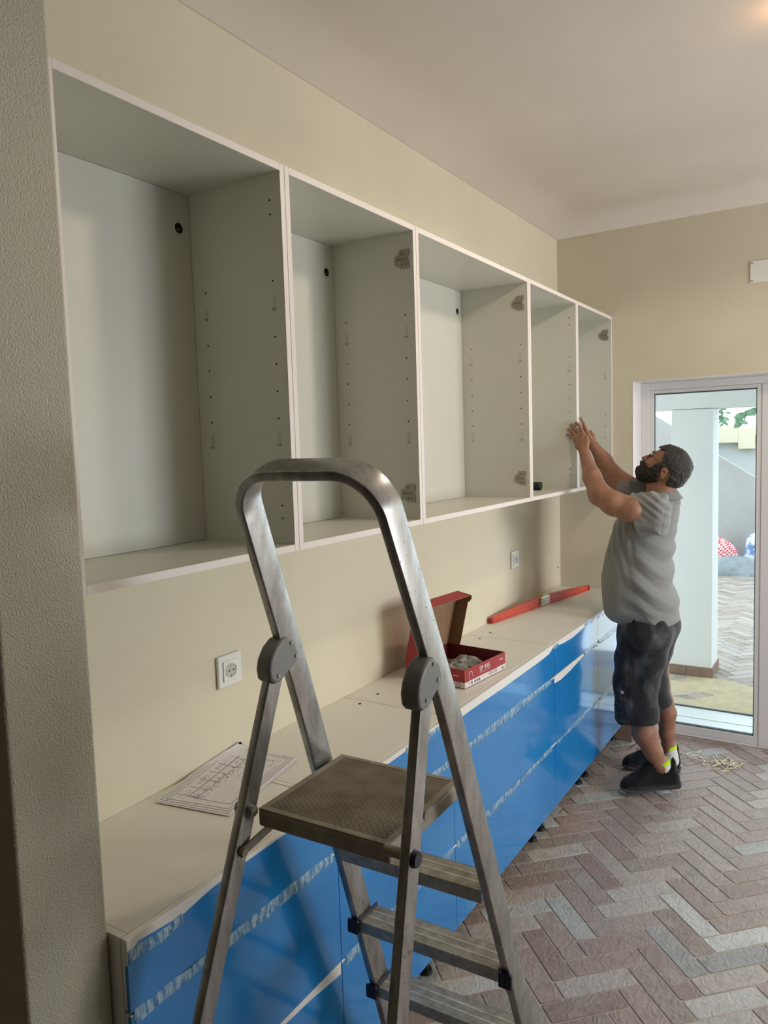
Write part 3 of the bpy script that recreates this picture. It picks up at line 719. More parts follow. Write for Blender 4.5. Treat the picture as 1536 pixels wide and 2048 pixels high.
for k in range(5):
    y0, y1 = B[k] + .0006, B[k + 1] - .0006; ZO = ZT2 - HB
    c = tag(empty('base_cabinet', (0.001, y0, 0)), bl[k], 'cabinet', 'blue-filmed base cabinets')
    def P(n, x0, x1, ya, yb, z0, z1, mat=M['ctop'], bev=.0008, par=None):
        return MB().box(x0 - .001, x1 - .001, ya - y0, yb - y0, z0, z1).build(n, mat, par or c, bevel=bev, seg=1)
    P('side_panel', .001, DB, y0, y0 + .016, ZO, ZT2); P('side_panel', .001, DB, y1 - .016, y1, ZO, ZT2)
    P('top_panel', .001, DB, y0 + .0172, y1 - .0172, ZT2 - .016, ZT2 - .0010); P('bottom_panel', .001, DB, y0 + .0165, y1 - .0165, ZO, ZO + .016)
    P('back_panel', .001, .006, y0 + .0165, y1 - .0165, ZO + .0165, ZT2 - .017)
    for (x, y) in ((.335, y0 + .055), (.335, y1 - .055), (.07, y0 + .055), (.07, y1 - .055)):
        l = MB(); l.cyl((x, y - y0, .0), (x, y - y0, .012), .026, 18, .022); l.cyl((x, y - y0, .012), (x, y - y0, .055), .015, 16); l.cyl((x, y - y0, .055), (x, y - y0, .075), .02, 16); l.cyl((x, y - y0, .075), (x, y - y0, ZO), .024, 16, .03)
        l.build('leg', M['black'], c, smooth=True)
    for (x, y) in ((.092, y0 + .068), (.092, y1 - .050)): MB().cyl((x, y - y0, ZT2 - .004), (x, y - y0, ZT2 - .0003), .0062, 14).build('cam_hole', M['hole'], c)
    for fi, (za, zb_) in enumerate(((.775, .9195), (.463, .768), (.160, .458))):
        f = P('drawer_front', DB + .001, FX, y0 + .001, y1 - .001, za, zb_, M['front'], .0012)
        a, b = y0 + .0008, y1 - .0008
        if fi == 0:
            top = {0: [(a, .868), (a + .006, .888), (.84, .9035), (.885, .900), (.95, .893), (1.03, .905), (1.15, .911), (1.3, .912), (b, .912)],
                   1: [(a, .912), (1.7, .905), (1.95, .908), (b, .912)], 2: [(a, .886), (2.3, .890), (2.6, .886), (3.0, .887), (3.1, .890), (b, .908)],
                   3: [(a, .897), (3.19, .904), (3.3, .893), (3.42, .888), (3.6, .897), (3.73, .908), (b, .912)], 4: [(a, .914), (4.1, .908), (b, .912)]}[k]
            bot = [(b, za - .0003), (a, za - .0003)]
        elif fi == 1:
            top = {3: [(a, .738), (3.25, .731), (3.4, .738), (3.55, .752), (3.7, .764), (b, .765)]}.get(k, [(a, .765), ((a + b) / 2, .766), (b, .764)])
            bot = [(b, za - .0003), (a, za - .0003)]
        else:
            top = {0: [(a, .452), (1.2, .447), (1.35, .440), (b, .425)]}.get(k, [(a, .452), ((a + b) / 2, .455), (b, .453)])
            bot = [(b, za - .0003), (a, za - .0003)]
        poly = [(p[0] - y0, p[1]) for p in top + bot]
        fm = MB(); fm.prism(poly, lambda p, t: (t - .001, p[0], p[1]), FX - .008, FX + .0009); fm.build('protective_film', M['film'], f)
    # loose crinkled film strips over the drawer gaps
    xo = 0.001
    strips = {0: [(.82, 1.46, .748, .776), (.82, 1.0, .42, .446), (.815, .95, .872, .896)], 1: [(1.50, 2.14, .749, .777), (1.50, 2.14, .437, .463), (1.85, 2.15, .894, .914)],
              2: [(2.17, 3.12, .748, .777), (2.17, 3.12, .438, .463)], 3: [(3.17, 3.22, .895, .912), (3.60, 3.82, .755, .776), (3.18, 3.82, .443, .463), (3.62, 3.83, .897, .916)],
              4: [(3.85, 4.45, .750, .776), (3.85, 4.45, .440, .463), (3.84, 4.0, .893, .916)]}[k]
    for si, (a, b, z0, z1) in enumerate(strips):
        o = ribbon(c, 'crinkled_film', a, b, z0, z1, y0, 0, 100 * k + si); o.location.x = -0.001 + .0002

# ------------------------------------------------------------------ sockets, cover plate
def outlet(y, z, label, kind):
    o = tag(empty('wall_socket', (0, y, z)), label, 'socket')
    s = .0495 if kind == 'near' else .0485
    MB().box(.0004, .011, -s, s, -s * .97, s * .97).build('frame', M['socket'], o, bevel=.005, seg=3)
    MB().box(.0112, .0145, -.031, .031, -.031, .031).build('insert', M['socket'], o, bevel=.003, seg=3)
    MB().ring((.0146, 0, 0), (1, 0, 0), .0205, .0225, .0022).build('well_rim', M['socket'], o)
    MB().cyl((.0147, 0, 0), (.0150, 0, 0), .0203, 30).build('well', M['socketgrey'], o)
    for dy in (-.0095, .0095): MB().cyl((.0150, dy, 0), (.0153, dy, 0), .0027, 12).build('pin_hole', M['hole'], o)
    for dz in (-.0165, .0165): MB().box(.0151, .0170, -.003, .003, dz - .0035, dz + .0035).build('earth_clip', M['silver'], o)
    return o
outlet(1.5535, 1.183, 'white wall socket above the paper drawings, left of the ladder', 'near')
outlet(3.762, 1.197, 'small white wall socket above the red spirit level near the far corner', 'far')
cp = tag(empty('cover_plate', (1.13, L, 2.70)), 'white rectangular blank cover plate high on the far wall above the glass door', 'plate')
MB().box(-.062, .062, -.006, 0, -.057, .057).build('plate', M['socket'], cp, bevel=.002)
for a in (-.052, .052):
    for b in (-.046, .046): MB().cyl((a, -.0062, b), (a, -.0075, b), .0045, 12).build('screw', M['zinc'], cp)
tag(MB().cyl((0.0, 4.47, 1.043), (.0015, 4.47, 1.043), .006, 12).build('wall_plug', M['hole']), 'tiny dark plug hole low on the left wall in the far corner', 'plug')

# ------------------------------------------------------------------ step ladder
LOX, LOY, LTH = 0.7666, 1.0076, 0.0206
H = 1.1357; VF, KF, KU = 0.2044, 0.3604, 0.4055; WF, FL, FU = 0.1711, 0.0335, 0.0539; TT, DD = 0.0190, 0.0605
HT = 1.7937; HBR = H + .2; STEP = H / 5
RV, KR, RL, RW, DR = -0.0321, 0.3372, 0.1735, 0.0558, 0.044
lad = tag(empty('step_ladder', (LOX, LOY, 0), LTH), 'aluminium platform step ladder with bent handrail standing in front of the cabinets', 'ladder')
def rrect(a, b, r, n=3):
    pts = []
    for cx, cy, s in ((a - r, b - r, 0), (-a + r, b - r, 1), (-a + r, -b + r, 2), (a - r, -b + r, 3)):
        for i in range(n + 1):
            an = math.pi / 2 * (s + i / n); pts.append((cx + r * math.cos(an), cy + r * math.sin(an)))
    return pts
def uin(z): return WF + FL * (H - min(z, HBR)) - FU * max(0, z - HBR)
def vn(z): return VF + KF * (H - min(z, HBR)) - KU * max(0, z - HBR)
al1, al2 = math.atan(KF), math.atan(KU)
N1 = Vector((0, math.cos(al1), math.sin(al1))); N2 = Vector((0, math.cos(al2), math.sin(al2)))
pts = []; Rr = 0.086
def cpt(sg, z):
    n = N2 if z > HBR + .02 else N1
    return Vector((sg * (uin(z) + TT / 2), vn(z), z)) + n * (DD / 2)
zs = [0.0, .2, .5, .9, 1.2, 1.30, 1.36, 1.42, 1.5, 1.6]
left = [cpt(-1, z) for z in zs]
# rounded corner in the frame plane
upv = Vector((-FU * -1 * 0, -KU, 1)).normalized()
def arc(sg):
    ztop = HT - TT / 2; out = []
    cz = ztop - Rr * math.cos(al2)
    for i in range(13):
        a = math.pi / 2 * i / 12
        z = cz + Rr * math.sin(a) * math.cos(al2); uu = uin(cz) + TT / 2 - Rr + Rr * math.cos(a)
        v = vn(cz) - (z - cz) * KU
        out.append(Vector((sg * uu, v, z)) + N2 * (DD / 2))
    return out
la = arc(-1); ra = arc(1)
path = left + la + [la[-1].lerp(ra[-1], t) for t in (.25, .5, .75)] + ra[::-1] + [cpt(1, z) for z in zs[::-1]]
sides = []
for i, p in enumerate(path):
    a = path[max(0, i - 1)]; b = path[min(len(path) - 1, i + 1)]; t = (b - a).normalized()
    n = N1 if p.z < HBR else N2; n = (n - t * n.dot(t)).normalized(); sides.append((t.cross(n).normalized(), n))
# section with a shallow groove down the narrow (camera side) face
sec = rrect(TT / 2, DD / 2, .003, 3)
hr = MB().sweep(path, sides, sec).build('handrail_frame', M['alu'], lad, smooth=True, angle=50)
# rear legs
def rpt(sg, z): return Vector((sg * (RL + RW * (H - z) + TT / 2), RV - KR * (H - z) + DR / 2, z))
secr = rrect(TT / 2, DR / 2 * .95, .003, 3)
for sg in (-1, 1):
    pp = [rpt(sg, z) for z in (0.012, .4, .8, 1.1, 1.405)]
    t = (pp[-1] - pp[0]).normalized(); n = Vector((0, 1, 0)); n = (n - t * n.dot(t)).normalized(); A = t.cross(n)
    o = MB().sweep(pp, [(A, n)] * len(pp), secr).build('rear_leg', M['alu'], lad, smooth=True, angle=50)
    q = rpt(sg, .02); MB().box(q.x - .014, q.x + .014, q.y - .027, q.y + .027, 0, .045).build('rubber_foot', M['black'], o, bevel=.004)
    q = cpt(sg, .02); MB().box(q.x - .014, q.x + .014, q.y - .036, q.y + .036, 0, .045).build('foot_cap', M['black'], lad, bevel=.004)
    # groove lines on the narrow face
    g = MB(); 
    for zz0, zz1 in ((.05, 1.37),):
        a = rpt(sg, zz0); b = rpt(sg, zz1); off = -DR / 2 * .96
        e = .0022
        g.add([(a.x - e + .003, a.y + off - .0008, a.z), (a.x + e + .003, a.y + off - .0008, a.z), (b.x + e + .003, b.y + off - .0008, b.z), (b.x - e + .003, b.y + off - .0008, b.z),
               (a.x - e + .003, a.y + off + .002, a.z), (a.x + e + .003, a.y + off + .002, a.z), (b.x + e + .003, b.y + off + .002, b.z), (b.x - e + .003, b.y + off + .002, b.z)],
              [(0, 1, 2, 3), (4, 7, 6, 5), (0, 4, 5, 1), (3, 2, 6, 7), (0, 3, 7, 4), (1, 5, 6, 2)])
    g.build('groove', M['navy'], o)
# platform with ribs
PU0, PU1, PV0, PV1, PH = -.163, .136, 0.0, .292, .036
pf = MB(); pf.box(PU0, PU1, PV0, PV1, H - PH, H - .002); plat = pf.build('platform', M['plat'], lad, bevel=.006, seg=3)
prof = []; n_r = 52; x0, x1 = PV0 + .014, PV1 - .014
ribs = MB()
poly = [(x0, H - .0025)]
for i in range(n_r):
    a = x0 + (x1 - x0) * i / n_r; w_ = (x1 - x0) / n_r
    poly += [(a + w_ * .12, H + .0003), (a + w_ * .60, H + .0003), (a + w_ * .74, H - .0024)]
poly += [(x1, H - .0024), (x1, H - .004), (x0, H - .004)]
ribs.prism(poly, lambda p, t: (t, p[0], p[1]), PU0 + .016, PU1 - .016); ribs.build('ribbed_top', M['plat'], lad)
bd = MB()
for (a, b, c_, d_) in ((PU0 + .002, PU0 + .016, PV0 + .002, PV1 - .002), (PU1 - .016, PU1 - .002, PV0 + .002, PV1 - .002), (PU0 + .016, PU1 - .016, PV0 + .002, PV0 + .014), (PU0 + .016, PU1 - .016, PV1 - .014, PV1 - .002)): bd.box(a, b, c_, d_, H - .004, H + .0008)
bd.build('platform_rim', M['plat'], lad)
MB().cyl((PU1 - .002, .134, H - .005), (PU1 + .0025, .134, H - .005), .007, 16).build('platform_rivet', M['plat'], lad, smooth=True)
# treads
for i in (1, 2, 3, 4):
    z = H - i * STEP; v0 = vn(z) + .002; v1 = v0 + .078; hw = uin(z) - .001
    z0 = z - .028; P_ = []
    n_g = 26; wv = (v1 - v0) / n_g
    poly = [(v0, z - .002), (v0 + .002, z)]
    for q in range(1, n_g - 1):
        a = v0 + wv * q
        if q in (8, 9, 16, 17): poly += [(a, z + .0004), (a + wv, z + .0004)]
        else: poly += [(a + wv * .1, z), (a + wv * .6, z), (a + wv * .75, z - .0012), (a + wv * .95, z - .0012)]
    poly += [(v1 - .002, z), (v1, z - .002), (v1, z0), (v1 - .003, z0), (v1 - .003, z - .005), (v0 + .003, z - .005), (v0 + .003, z0), (v0, z0)]
    tr = MB(); tr.prism(poly, lambda p, t: (t, p[0], p[1]), -hw, hw); to = tr.build('tread', M['tread'], lad)
    for sg in (-1, 1):
        if i > 1:
            cp_ = MB(); a, b = sorted((sg * (hw - .004), sg * (hw + TT + .008)))
            cp_.box(a, b, v0 - .012, v0 - .0005, z0 - .002, z + .004)
            a, b = sorted((sg * (hw - .007), sg * (hw + .0005))); cp_.box(a, b, v0 - .003, v1 + .004, z - .001, z + .006)
            cp_.build('tread_clip', M['navy'], to, bevel=.003)
# brackets with rivets
LBR = [(.104, 1.455), (.124, 1.440), (.134, 1.415), (.130, 1.397), (.102, 1.383), (.076, 1.370), (.056, 1.368), (.043, 1.380), (.040, 1.400), (.046, 1.420), (.062, 1.440), (.082, 1.452)]
for sg, pol, riv in ((-1, LBR, [(.111, 1.440), (.124, 1.410), (.066, 1.384)]), (1, [(p[0] - .026, p[1] + .002) for p in LBR], [(.079, 1.445), (.095, 1.412), (.050, 1.388)])):
    if sg > 0: pol = [(p[0] + .012, p[1]) for p in pol]; riv = [(p[0] + .006, p[1]) for p in riv]
    zc = 1.41; ui = uin(zc)
    a, b = (-(ui + TT + .008), -(ui - .010)) if sg < 0 else (ui - .010, ui + TT + .008)
    br = MB(); br.prism(pol, lambda p, t: (t, p[0], p[1]), a, b); bo = br.build('pivot_bracket', M['bracket'], lad, bevel=.006, seg=3, smooth=True, angle=45)
    for (v, z) in riv: MB().cyl((b, v, z), (b + .0022, v, z), .0048, 14, .0036).build('rivet', M['zinc'], bo)
# pivot pins and knobs
for sg in (-1, 1):
    z = 1.135; q = rpt(sg, z); a = PU1 if sg > 0 else PU0
    MB().cyl((a - sg * .002, q.y, z), (q.x - sg * TT / 2, q.y, z), .010, 20).build('pivot_pin', M['zinc'], lad, smooth=True)
    if sg > 0: MB().cyl((q.x + TT / 2, q.y - .004, z), (q.x + TT / 2 + .009, q.y - .004, z), .0155, 24, .013).build('pivot_knob', M['navy'], lad, smooth=True)
    else: MB().cyl((q.x - TT / 2, q.y, z), (q.x - TT / 2 - .009, q.y, z), .0155, 24, .013).build('pivot_knob', M['navy'], lad, smooth=True)
    if sg > 0: continue
    # link bar from rear leg to the underside of the platform
    a0 = rpt(sg, 1.062); xi = a0.x - sg * (TT / 2 + .004)
    lb = MB(); p0 = Vector((xi, a0.y, 1.062)); p1 = Vector((xi - sg * .006, .155, H - PH - .004)); d = (p1 - p0).normalized(); up = Vector((1, 0, 0)).cross(d).normalized()
    pr_ = [p0 - up * .009 - d * .008, p1 - up * .009, p1 + up * .009, p0 + up * .009 - d * .008]
    lb.add([p - Vector((.002, 0, 0)) for p in pr_] + [p + Vector((.002, 0, 0)) for p in pr_], [(0, 1, 2, 3), (7, 6, 5, 4), (0, 4, 5, 1), (1, 5, 6, 2), (2, 6, 7, 3), (3, 7, 4, 0)])
    lo = lb.build('link_bar', M['plat'], lad, bevel=.001)
    MB().cyl((xi - .003, a0.y, 1.062), (xi + .006, a0.y, 1.062), .0085, 16).build('link_rivet', M['zinc'], lo)

# ------------------------------------------------------------------ things on the base cabinets
ZTOP = 0.9211
# paper drawings
pc = Vector((0.04, 1.227)); ax_ = Vector((0.224, 0.043)); ay_ = Vector((-.070, .352))
def sheet(du, dv, rot, z, label, lines):
    root = tag(empty('drawing_sheet', (pc.x, pc.y, ZTOP + z)), label, 'paper', 'paper drawings on the worktop')
    c, s = math.cos(rot), math.sin(rot)
    def Q(u, v, h=0.0):
        x = ax_.x * u + ay_.x * v + du; y = ax_.y * u + ay_.y * v + dv
        x, y = c * x - s * y, s * x + c * y
        lift = .014 * max(0, v - .25) ** 1.2 * (1 - u) ** 2 * 2.2 + .004 * max(0, .25 - u) * 4 * v
        x = max(x, -.036 + 0.004 * 0)
        return (max(x, .0012 - pc.x), y, lift + h)
    nu, nv = 8, 14; V = []; F = []
    for h in (0, .0009):
        for i in range(nu + 1):
            for j_ in range(nv + 1): V.append(Q(i / nu, j_ / nv, h))
    m_ = (nu + 1) * (nv + 1)
    for i in range(nu):
        for j_ in range(nv):
            a = i * (nv + 1) + j_; F += [(m_ + a, m_ + a + nv + 1, m_ + a + nv + 2, m_ + a + 1), (a, a + 1, a + nv + 2, a + nv + 1)]
    bo = [i * (nv + 1) for i in range(nu + 1)] + [nu * (nv + 1) + j_ for j_ in range(1, nv + 1)] + [i * (nv + 1) + nv for i in range(nu - 1, -1, -1)] + [j_ for j_ in range(nv - 1, 0, -1)]
    for i in range(len(bo)): a, b = bo[i], bo[(i + 1) % len(bo)]; F.append((a, b, m_ + b, m_ + a))
    MB().add(V, F).build('sheet', M['paper'], root, smooth=True, angle=50)
    if lines:
        ln = MB(); r = random.Random(5)
        def seg(u0, v0, u1, v1, wd=.0006):
            k = max(1, int(max(abs(u1 - u0), abs(v1 - v0)) * 14)); 
            for i in range(k):
                a = Vector(Q(u0 + (u1 - u0) * i / k, v0 + (v1 - v0) * i / k, .0013)); b = Vector(Q(u0 + (u1 - u0) * (i + 1) / k, v0 + (v1 - v0) * (i + 1) / k, .0013))
                d = (b - a).normalized(); n = Vector((-d.y, d.x, 0)) * wd
                ln.add([a - n, b - n, b + n, a + n], [(0, 1, 2, 3)])
        for q in (.035, .075):
            seg(q, q * .7, 1 - q, q * .7); seg(1 - q, q * .7, 1 - q, 1 - q * .7); seg(1 - q, 1 - q * .7, q, 1 - q * .7); seg(q, 1 - q * .7, q, q * .7)
        seg(.12, .02, .12, .98)
        seg(.30, .12, .30, .84, .0009); seg(.42, .10, .42, .86, .0007); seg(.12, .14, .30, .14)
        for v in (.14, .27, .40, .53, .66, .80): seg(.16, v, .42, v, .0006); seg(.38, v - .02, .46, v + .02, .0007)
        seg(.30, .14, .62, .12); seg(.88, .12, .88, .8); seg(.70, .45, .70, .86); seg(.62, .12, .88, .12); seg(.70, .45, .92, .45); seg(.42, .86, .88, .88)
        for i in range(190):
            u = r.choice((.20, .23, .36, .39, .45, .47, .58, .74, .78, .82)) + r.uniform(-.015, .015); v = r.uniform(.1, .9) if u < .5 else r.uniform(.42, .85)
            if r.random() < .5: seg(u, v, u + r.uniform(-.008, .008), v + r.uniform(.008, .02), .0007)
            else: seg(u, v, u + r.uniform(.01, .035), v + r.uniform(-.006, .006), .0006)
        ln.build('printed_lines', M['ink'], root)
sheet(.004, .012, .03, .0004, 'lowest sheet of the stack of plans, showing at its lower edges', False)
sheet(.003, -.004, -.02, .0016, 'middle sheet of the stack of plans lying against the wall', False)
sheet(0, 0, 0, .0028, 'top sheet of the plans with a kitchen floor drawing, left of the ladder', True)

# red cardboard box
bx = tag(empty('cardboard_box', (0.358, 2.412, ZTOP), math.radians(-6)), 'open red cardboard box with lid up on the worktop beside the ladder', 'box')
BLn, BD, BH, tk = .305, .275, .071, .003
def bb(n, x0, x1, y0, y1, z0, z1, mat, par=bx): return MB().box(x0, x1, y0, y1, z0, z1).build(n, mat, par)
bb('bottom', -BD, 0, 0, BLn, 0.0005, tk, M['card'])
ff = bb('front_wall', -tk, 0, 0, BLn, tk, BH, M['card_red']); sd_ = bb('side_wall', -BD, -tk, 0, tk, tk, BH, M['card_red'])
bb('side_wall', -BD, -tk, BLn - tk, BLn, tk, BH, M['card_dark']); bb('back_wall', -BD, -BD + tk, tk, BLn - tk, tk, BH, M['card_dark'])
bb('inner_lining', -tk - .0008, -tk, tk, BLn - tk, tk, BH - .001, M['card_dark'])
bb('white_band', 0, .0006, 0, BLn, tk, .024, M['card_white'], ff); bb('white_band', -BD, 0, -.0006, 0, tk, .024, M['card_white'], sd_)
def text(s, size, loc, rot, mat, par, name='lettering'):
    cu = bpy.data.curves.new(name, 'FONT'); cu.body = s; cu.size = size; cu.extrude = .0002; cu.materials.append(mat)
    o = bpy.data.objects.new('tmp_' + name, cu); me = bpy.data.meshes.new_from_object(o); bpy.data.objects.remove(o)
    o = bpy.data.objects.new(name, me); link(o, par); o.location = loc; o.rotation_euler = rot; return o
text('SP 995', .029, (.0008, .105, .040), (math.pi / 2, 0, math.pi / 2), M['inkw'], ff)
hk = MB(); hk.tube([(.001, .028, .012), (.001, .028, .045)] + [(.001, .041 - .013 * math.cos(a), .045 + .013 * math.sin(a)) for a in [math.pi * i / 8 for i in range(9)]] + [(.001, .054, .036)], .0013, 6); hk.build('tap_drawing', M['inkw'], ff)
sm = MB()
for i in range(6): sm.box(.0005, .0009, .105 + i * .013, .113 + i * .013, .034, .0355)
sm.box(.0005, .0009, .255, .285, .048, .051)
sm.build('small_print', M['inkw'], ff)
sm = MB(); rq = random.Random(4)
for y in (.045, .068, .085, .10): sm.box(.0007, .0011, y, y + .008, .008, .018)
sm.box(.0007, .0011, .272, .296, .012, .015); sm.box(.0007, .0011, .272, .296, .008, .010)
sm.build('printed_icons', M['ink'], ff)
for y, mt in ((.185, 'ink'), (.208, 'inkr'), (.230, 'ink')): MB().ring((.0007, y, .017), (1, 0, 0), .0065, .0085, .0005, 20).build('round_mark', M[mt], ff)
for x, mt in ((-.055, 'inkr'), (-.028, 'ink')): MB().ring((x, -.0008, .013), (0, -1, 0), .0075, .0095, .0005, 20).build('round_mark', M[mt], sd_)
bb('small_print', -.05, -.028, -.0006, 0, .045, .048, M['inkw'], sd_)
# lid: hinged on the back edge, leaning forward
lean = math.radians(13.5); LH, LD = .235, .056
def lp(a, y, h):   # a: out of the panel, h: up the panel
    return (-BD + .002 + h * math.sin(lean) + a * math.cos(lean), y, BH + h * math.cos(lean) - a * math.sin(lean))
def lbox(n, a0, a1, y0, y1, h0, h1, mat, par=bx):
    m_ = MB(); m_.add([lp(a0, y0, h0), lp(a1, y0, h0), lp(a1, y1, h0), lp(a0, y1, h0), lp(a0, y0, h1), lp(a1, y0, h1), lp(a1, y1, h1), lp(a0, y1, h1)], [(0, 3, 2, 1), (4, 5, 6, 7), (0, 1, 5, 4), (1, 2, 6, 5), (2, 3, 7, 6), (3, 0, 4, 7)])
    return m_.build(n, mat, par)
lid = lbox('lid_panel', 0, .0025, 0, BLn, 0, LH, M['card'])
lbox('lid_print', -.001, -.0002, 0, BLn, 0, LH, M['card_red'], lid)
def flap(y, yy, mat):
    m_ = MB(); po = [(0, 0), (LD, .0), (LD + .003, .03), (LD + .002, LH - .03), (LD + .012, LH - .02), (LD + .016, LH - .006), (LD + .012, LH + .004), (0, LH)]
    m_.prism(po, lambda p, t: lp(p[0], t, p[1]), y, yy); return m_.build('lid_flap', mat, lid)
flap(BLn - .0025, BLn, M['card']); flap(0, .0012, M['card_red']); flap(.0013, .0028, M['card_white'])
lbox('top_flap', .0025, LD + .004, .003, BLn - .003, LH - .0025, LH, M['card'], lid); lbox('flap_print', .0, LD + .004, .0, BLn, LH + .0002, LH + .001, M['card_red'], lid)
# plastic bags in the box
def bag(name, cx, cy, cz, rx, ry, rz, seed, label):
    r = random.Random(seed); V = []; F = []; n, m_ = 36, 16; ph = [r.uniform(0, 6.28) for _ in range(8)]
    for i in range(m_ + 1):
        th = math.pi * i / m_
        for k in range(n):
            a = 2 * math.pi * k / n; q = 1 + .10 * math.sin(3 * a + ph[0] + 2 * th) + .08 * math.sin(5 * a - 4 * th + ph[1]) + .06 * math.sin(9 * a + 5 * th + ph[2]) + .05 * math.sin(8 * th + 3 * a + ph[3])
            V.append((cx + rx * q * math.sin(th) * math.cos(a), cy + ry * q * math.sin(th) * math.sin(a), max(cz + rz * q * math.cos(th), ZTOP + .005)))
    for i in range(m_):
        for k in range(n): F.append((i * n + k, i * n + (k + 1) % n, (i + 1) * n + (k + 1) % n, (i + 1) * n + k))
    o = MB().add(V, F).build(name, M['bag'], smooth=True, angle=180)
    return tag(o, label, 'bag', 'clear bags of fittings in the red box')
bag('plastic_bag', .27, 2.50, ZTOP + .034, .068, .062, .030, 1, 'crumpled clear plastic bag at the near corner inside the red box')
bag('plastic_bag', .262, 2.625, ZTOP + .030, .068, .055, .028, 2, 'clear plastic bag with dark fittings at the far front side inside the red box')
bag('plastic_bag', .150, 2.52, ZTOP + .036, .040, .055, .032, 3, 'tall crumpled clear bag under the lid of the red box')

# red spirit level standing on its edge
lv0 = Vector((.018, 3.395)); lv1 = Vector((.200, 4.440)); ldir = (lv1 - lv0); LL = ldir.length
lev = tag(empty('spirit_level', (lv0.x, lv0.y, ZTOP), math.atan2(ldir.y, ldir.x)), 'long red spirit level lying on the far worktop against the wall', 'level')
def hgt(t): 
    s = abs(t - .5) * 2; return .030 + .030 * (1 - s) ** .9
ns = 24; lb = MB(); V = []; F = []
def lprof(n, x0, x1, w0, f0, f1, mat, par=lev, bev=.0):
    V = []; F = []
    for i in range(ns + 1):
        t = x0 + (x1 - x0) * i / ns; h = hgt(t)
        V += [(t * LL, -w0, f0(h)), (t * LL, w0, f0(h)), (t * LL, w0, f1(h)), (t * LL, -w0, f1(h))]
    for i in range(ns):
        a = i * 4
        for k in range(4): F.append((a + k, a + (k + 1) % 4, a + 4 + (k + 1) % 4, a + 4 + k))
    F += [(3, 2, 1, 0), (ns * 4, ns * 4 + 1, ns * 4 + 2, ns * 4 + 3)]
    return MB().add(V, F).build(n, mat, par, bevel=bev, smooth=False)
lprof('web', .012, .46, .004, lambda h: .004, lambda h: h - .004, M['level']); lprof('web', .54, .988, .004, lambda h: .004, lambda h: h - .004, M['level'])
lprof('bottom_flange', 0, 1, .011, lambda h: 0.0005, lambda h: .005, M['level'], bev=.001); lprof('top_flange', 0, 1, .009, lambda h: h - .005, lambda h: h, M['level'], bev=.001)
for t in (0, .985): MB().box(t * LL, (t + .015) * LL, -.011, .011, .001, .030).build('end_cap', M['card_red'], lev, bevel=.002)
MB().box(.455 * LL, .545 * LL, -.012, .012, .004, .054).build('vial_block', M['silver'], lev, bevel=.003)
MB().cyl((.472 * LL, -.0125, .028), (.472 * LL, .0125, .028), .015, 24).build('plumb_vial', M['vial'], lev, smooth=True)
MB().cyl((.485 * LL, 0, .057), (.535 * LL, 0, .057), .008, 20).build('level_vial', M['vial'], lev, smooth=True)
for t in (.472,): MB().ring((t * LL, -.013, .028), (0, -1, 0), .0135, .018, .002, 24).build('vial_ring', M['silver'], lev)

# black tools standing in the wall cabinets
ZS = ZB_ + T
t1 = tag(empty('torch', (.140, 3.655, ZS + .0007)), 'short black cylindrical torch lying in the fourth wall cabinet', 'torch')
MB().cyl((-.050, 0, .022), (.045, 0, .022), .021, 24).build('barrel', M['black'], t1, smooth=True)
MB().cyl((.045, 0, .022), (.060, 0, .022), .019, 24, .0215).build('head', M['black'], t1, smooth=True); MB().box(-.03, .05, -.016, .016, .0, .006).build('foot', M['black'], t1, bevel=.002)
t2 = tag(empty('cordless_screwdriver', (.25, 3.95, ZS + .0007)), 'black tool with yellowish band standing in the last wall cabinet behind the forearm', 'tool')
MB().box(-.03, .045, -.03, .03, 0, .03).build('battery', M['black'], t2, bevel=.004); MB().cyl((.0, 0, .03), (.0, 0, .085), .017, 18).build('grip', M['black'], t2, smooth=True)
MB().cyl((-.045, 0, .098), (.05, 0, .098), .022, 20).build('motor_housing', M['navy'], t2, smooth=True); MB().cyl((.01, 0, .098), (.022, 0, .098), .0228, 20).build('band', M['vial'], t2, smooth=True)

# wood splinters on the floor
r = random.Random(17); sp = MB()
for i in range(74):
    cx, cy = r.choice(((.83, 4.42), (.97, 4.39), (.99, 4.41), (.96, 4.36)))
    x = cx + r.gauss(0, .045); y = min(4.50, cy + r.gauss(0, .035)); a = r.uniform(0, math.pi); l = r.uniform(.012, .032); wd = r.uniform(.0018, .004); z = .0012 + r.uniform(0, .008)
    d = Vector((math.cos(a), math.sin(a), r.uniform(-.12, .12))) * l; n = Vector((-math.sin(a), math.cos(a), 0)) * wd; p = Vector((x, y, z + abs(d.z)))
    q = [p - d - n, p + d - n * .4, p + d + n * .4, p - d + n]; sp.add(q + [v + Vector((0, 0, .003)) for v in q], [(3, 2, 1, 0), (4, 5, 6, 7), (0, 1, 5, 4), (1, 2, 6, 5), (2, 3, 7, 6), (3, 0, 4, 7)])
tag(sp.build('wood_splinters', M['wood']), 'scattered pale wood splinters on the brick floor in front of the glass door', 'debris', kind='stuff')

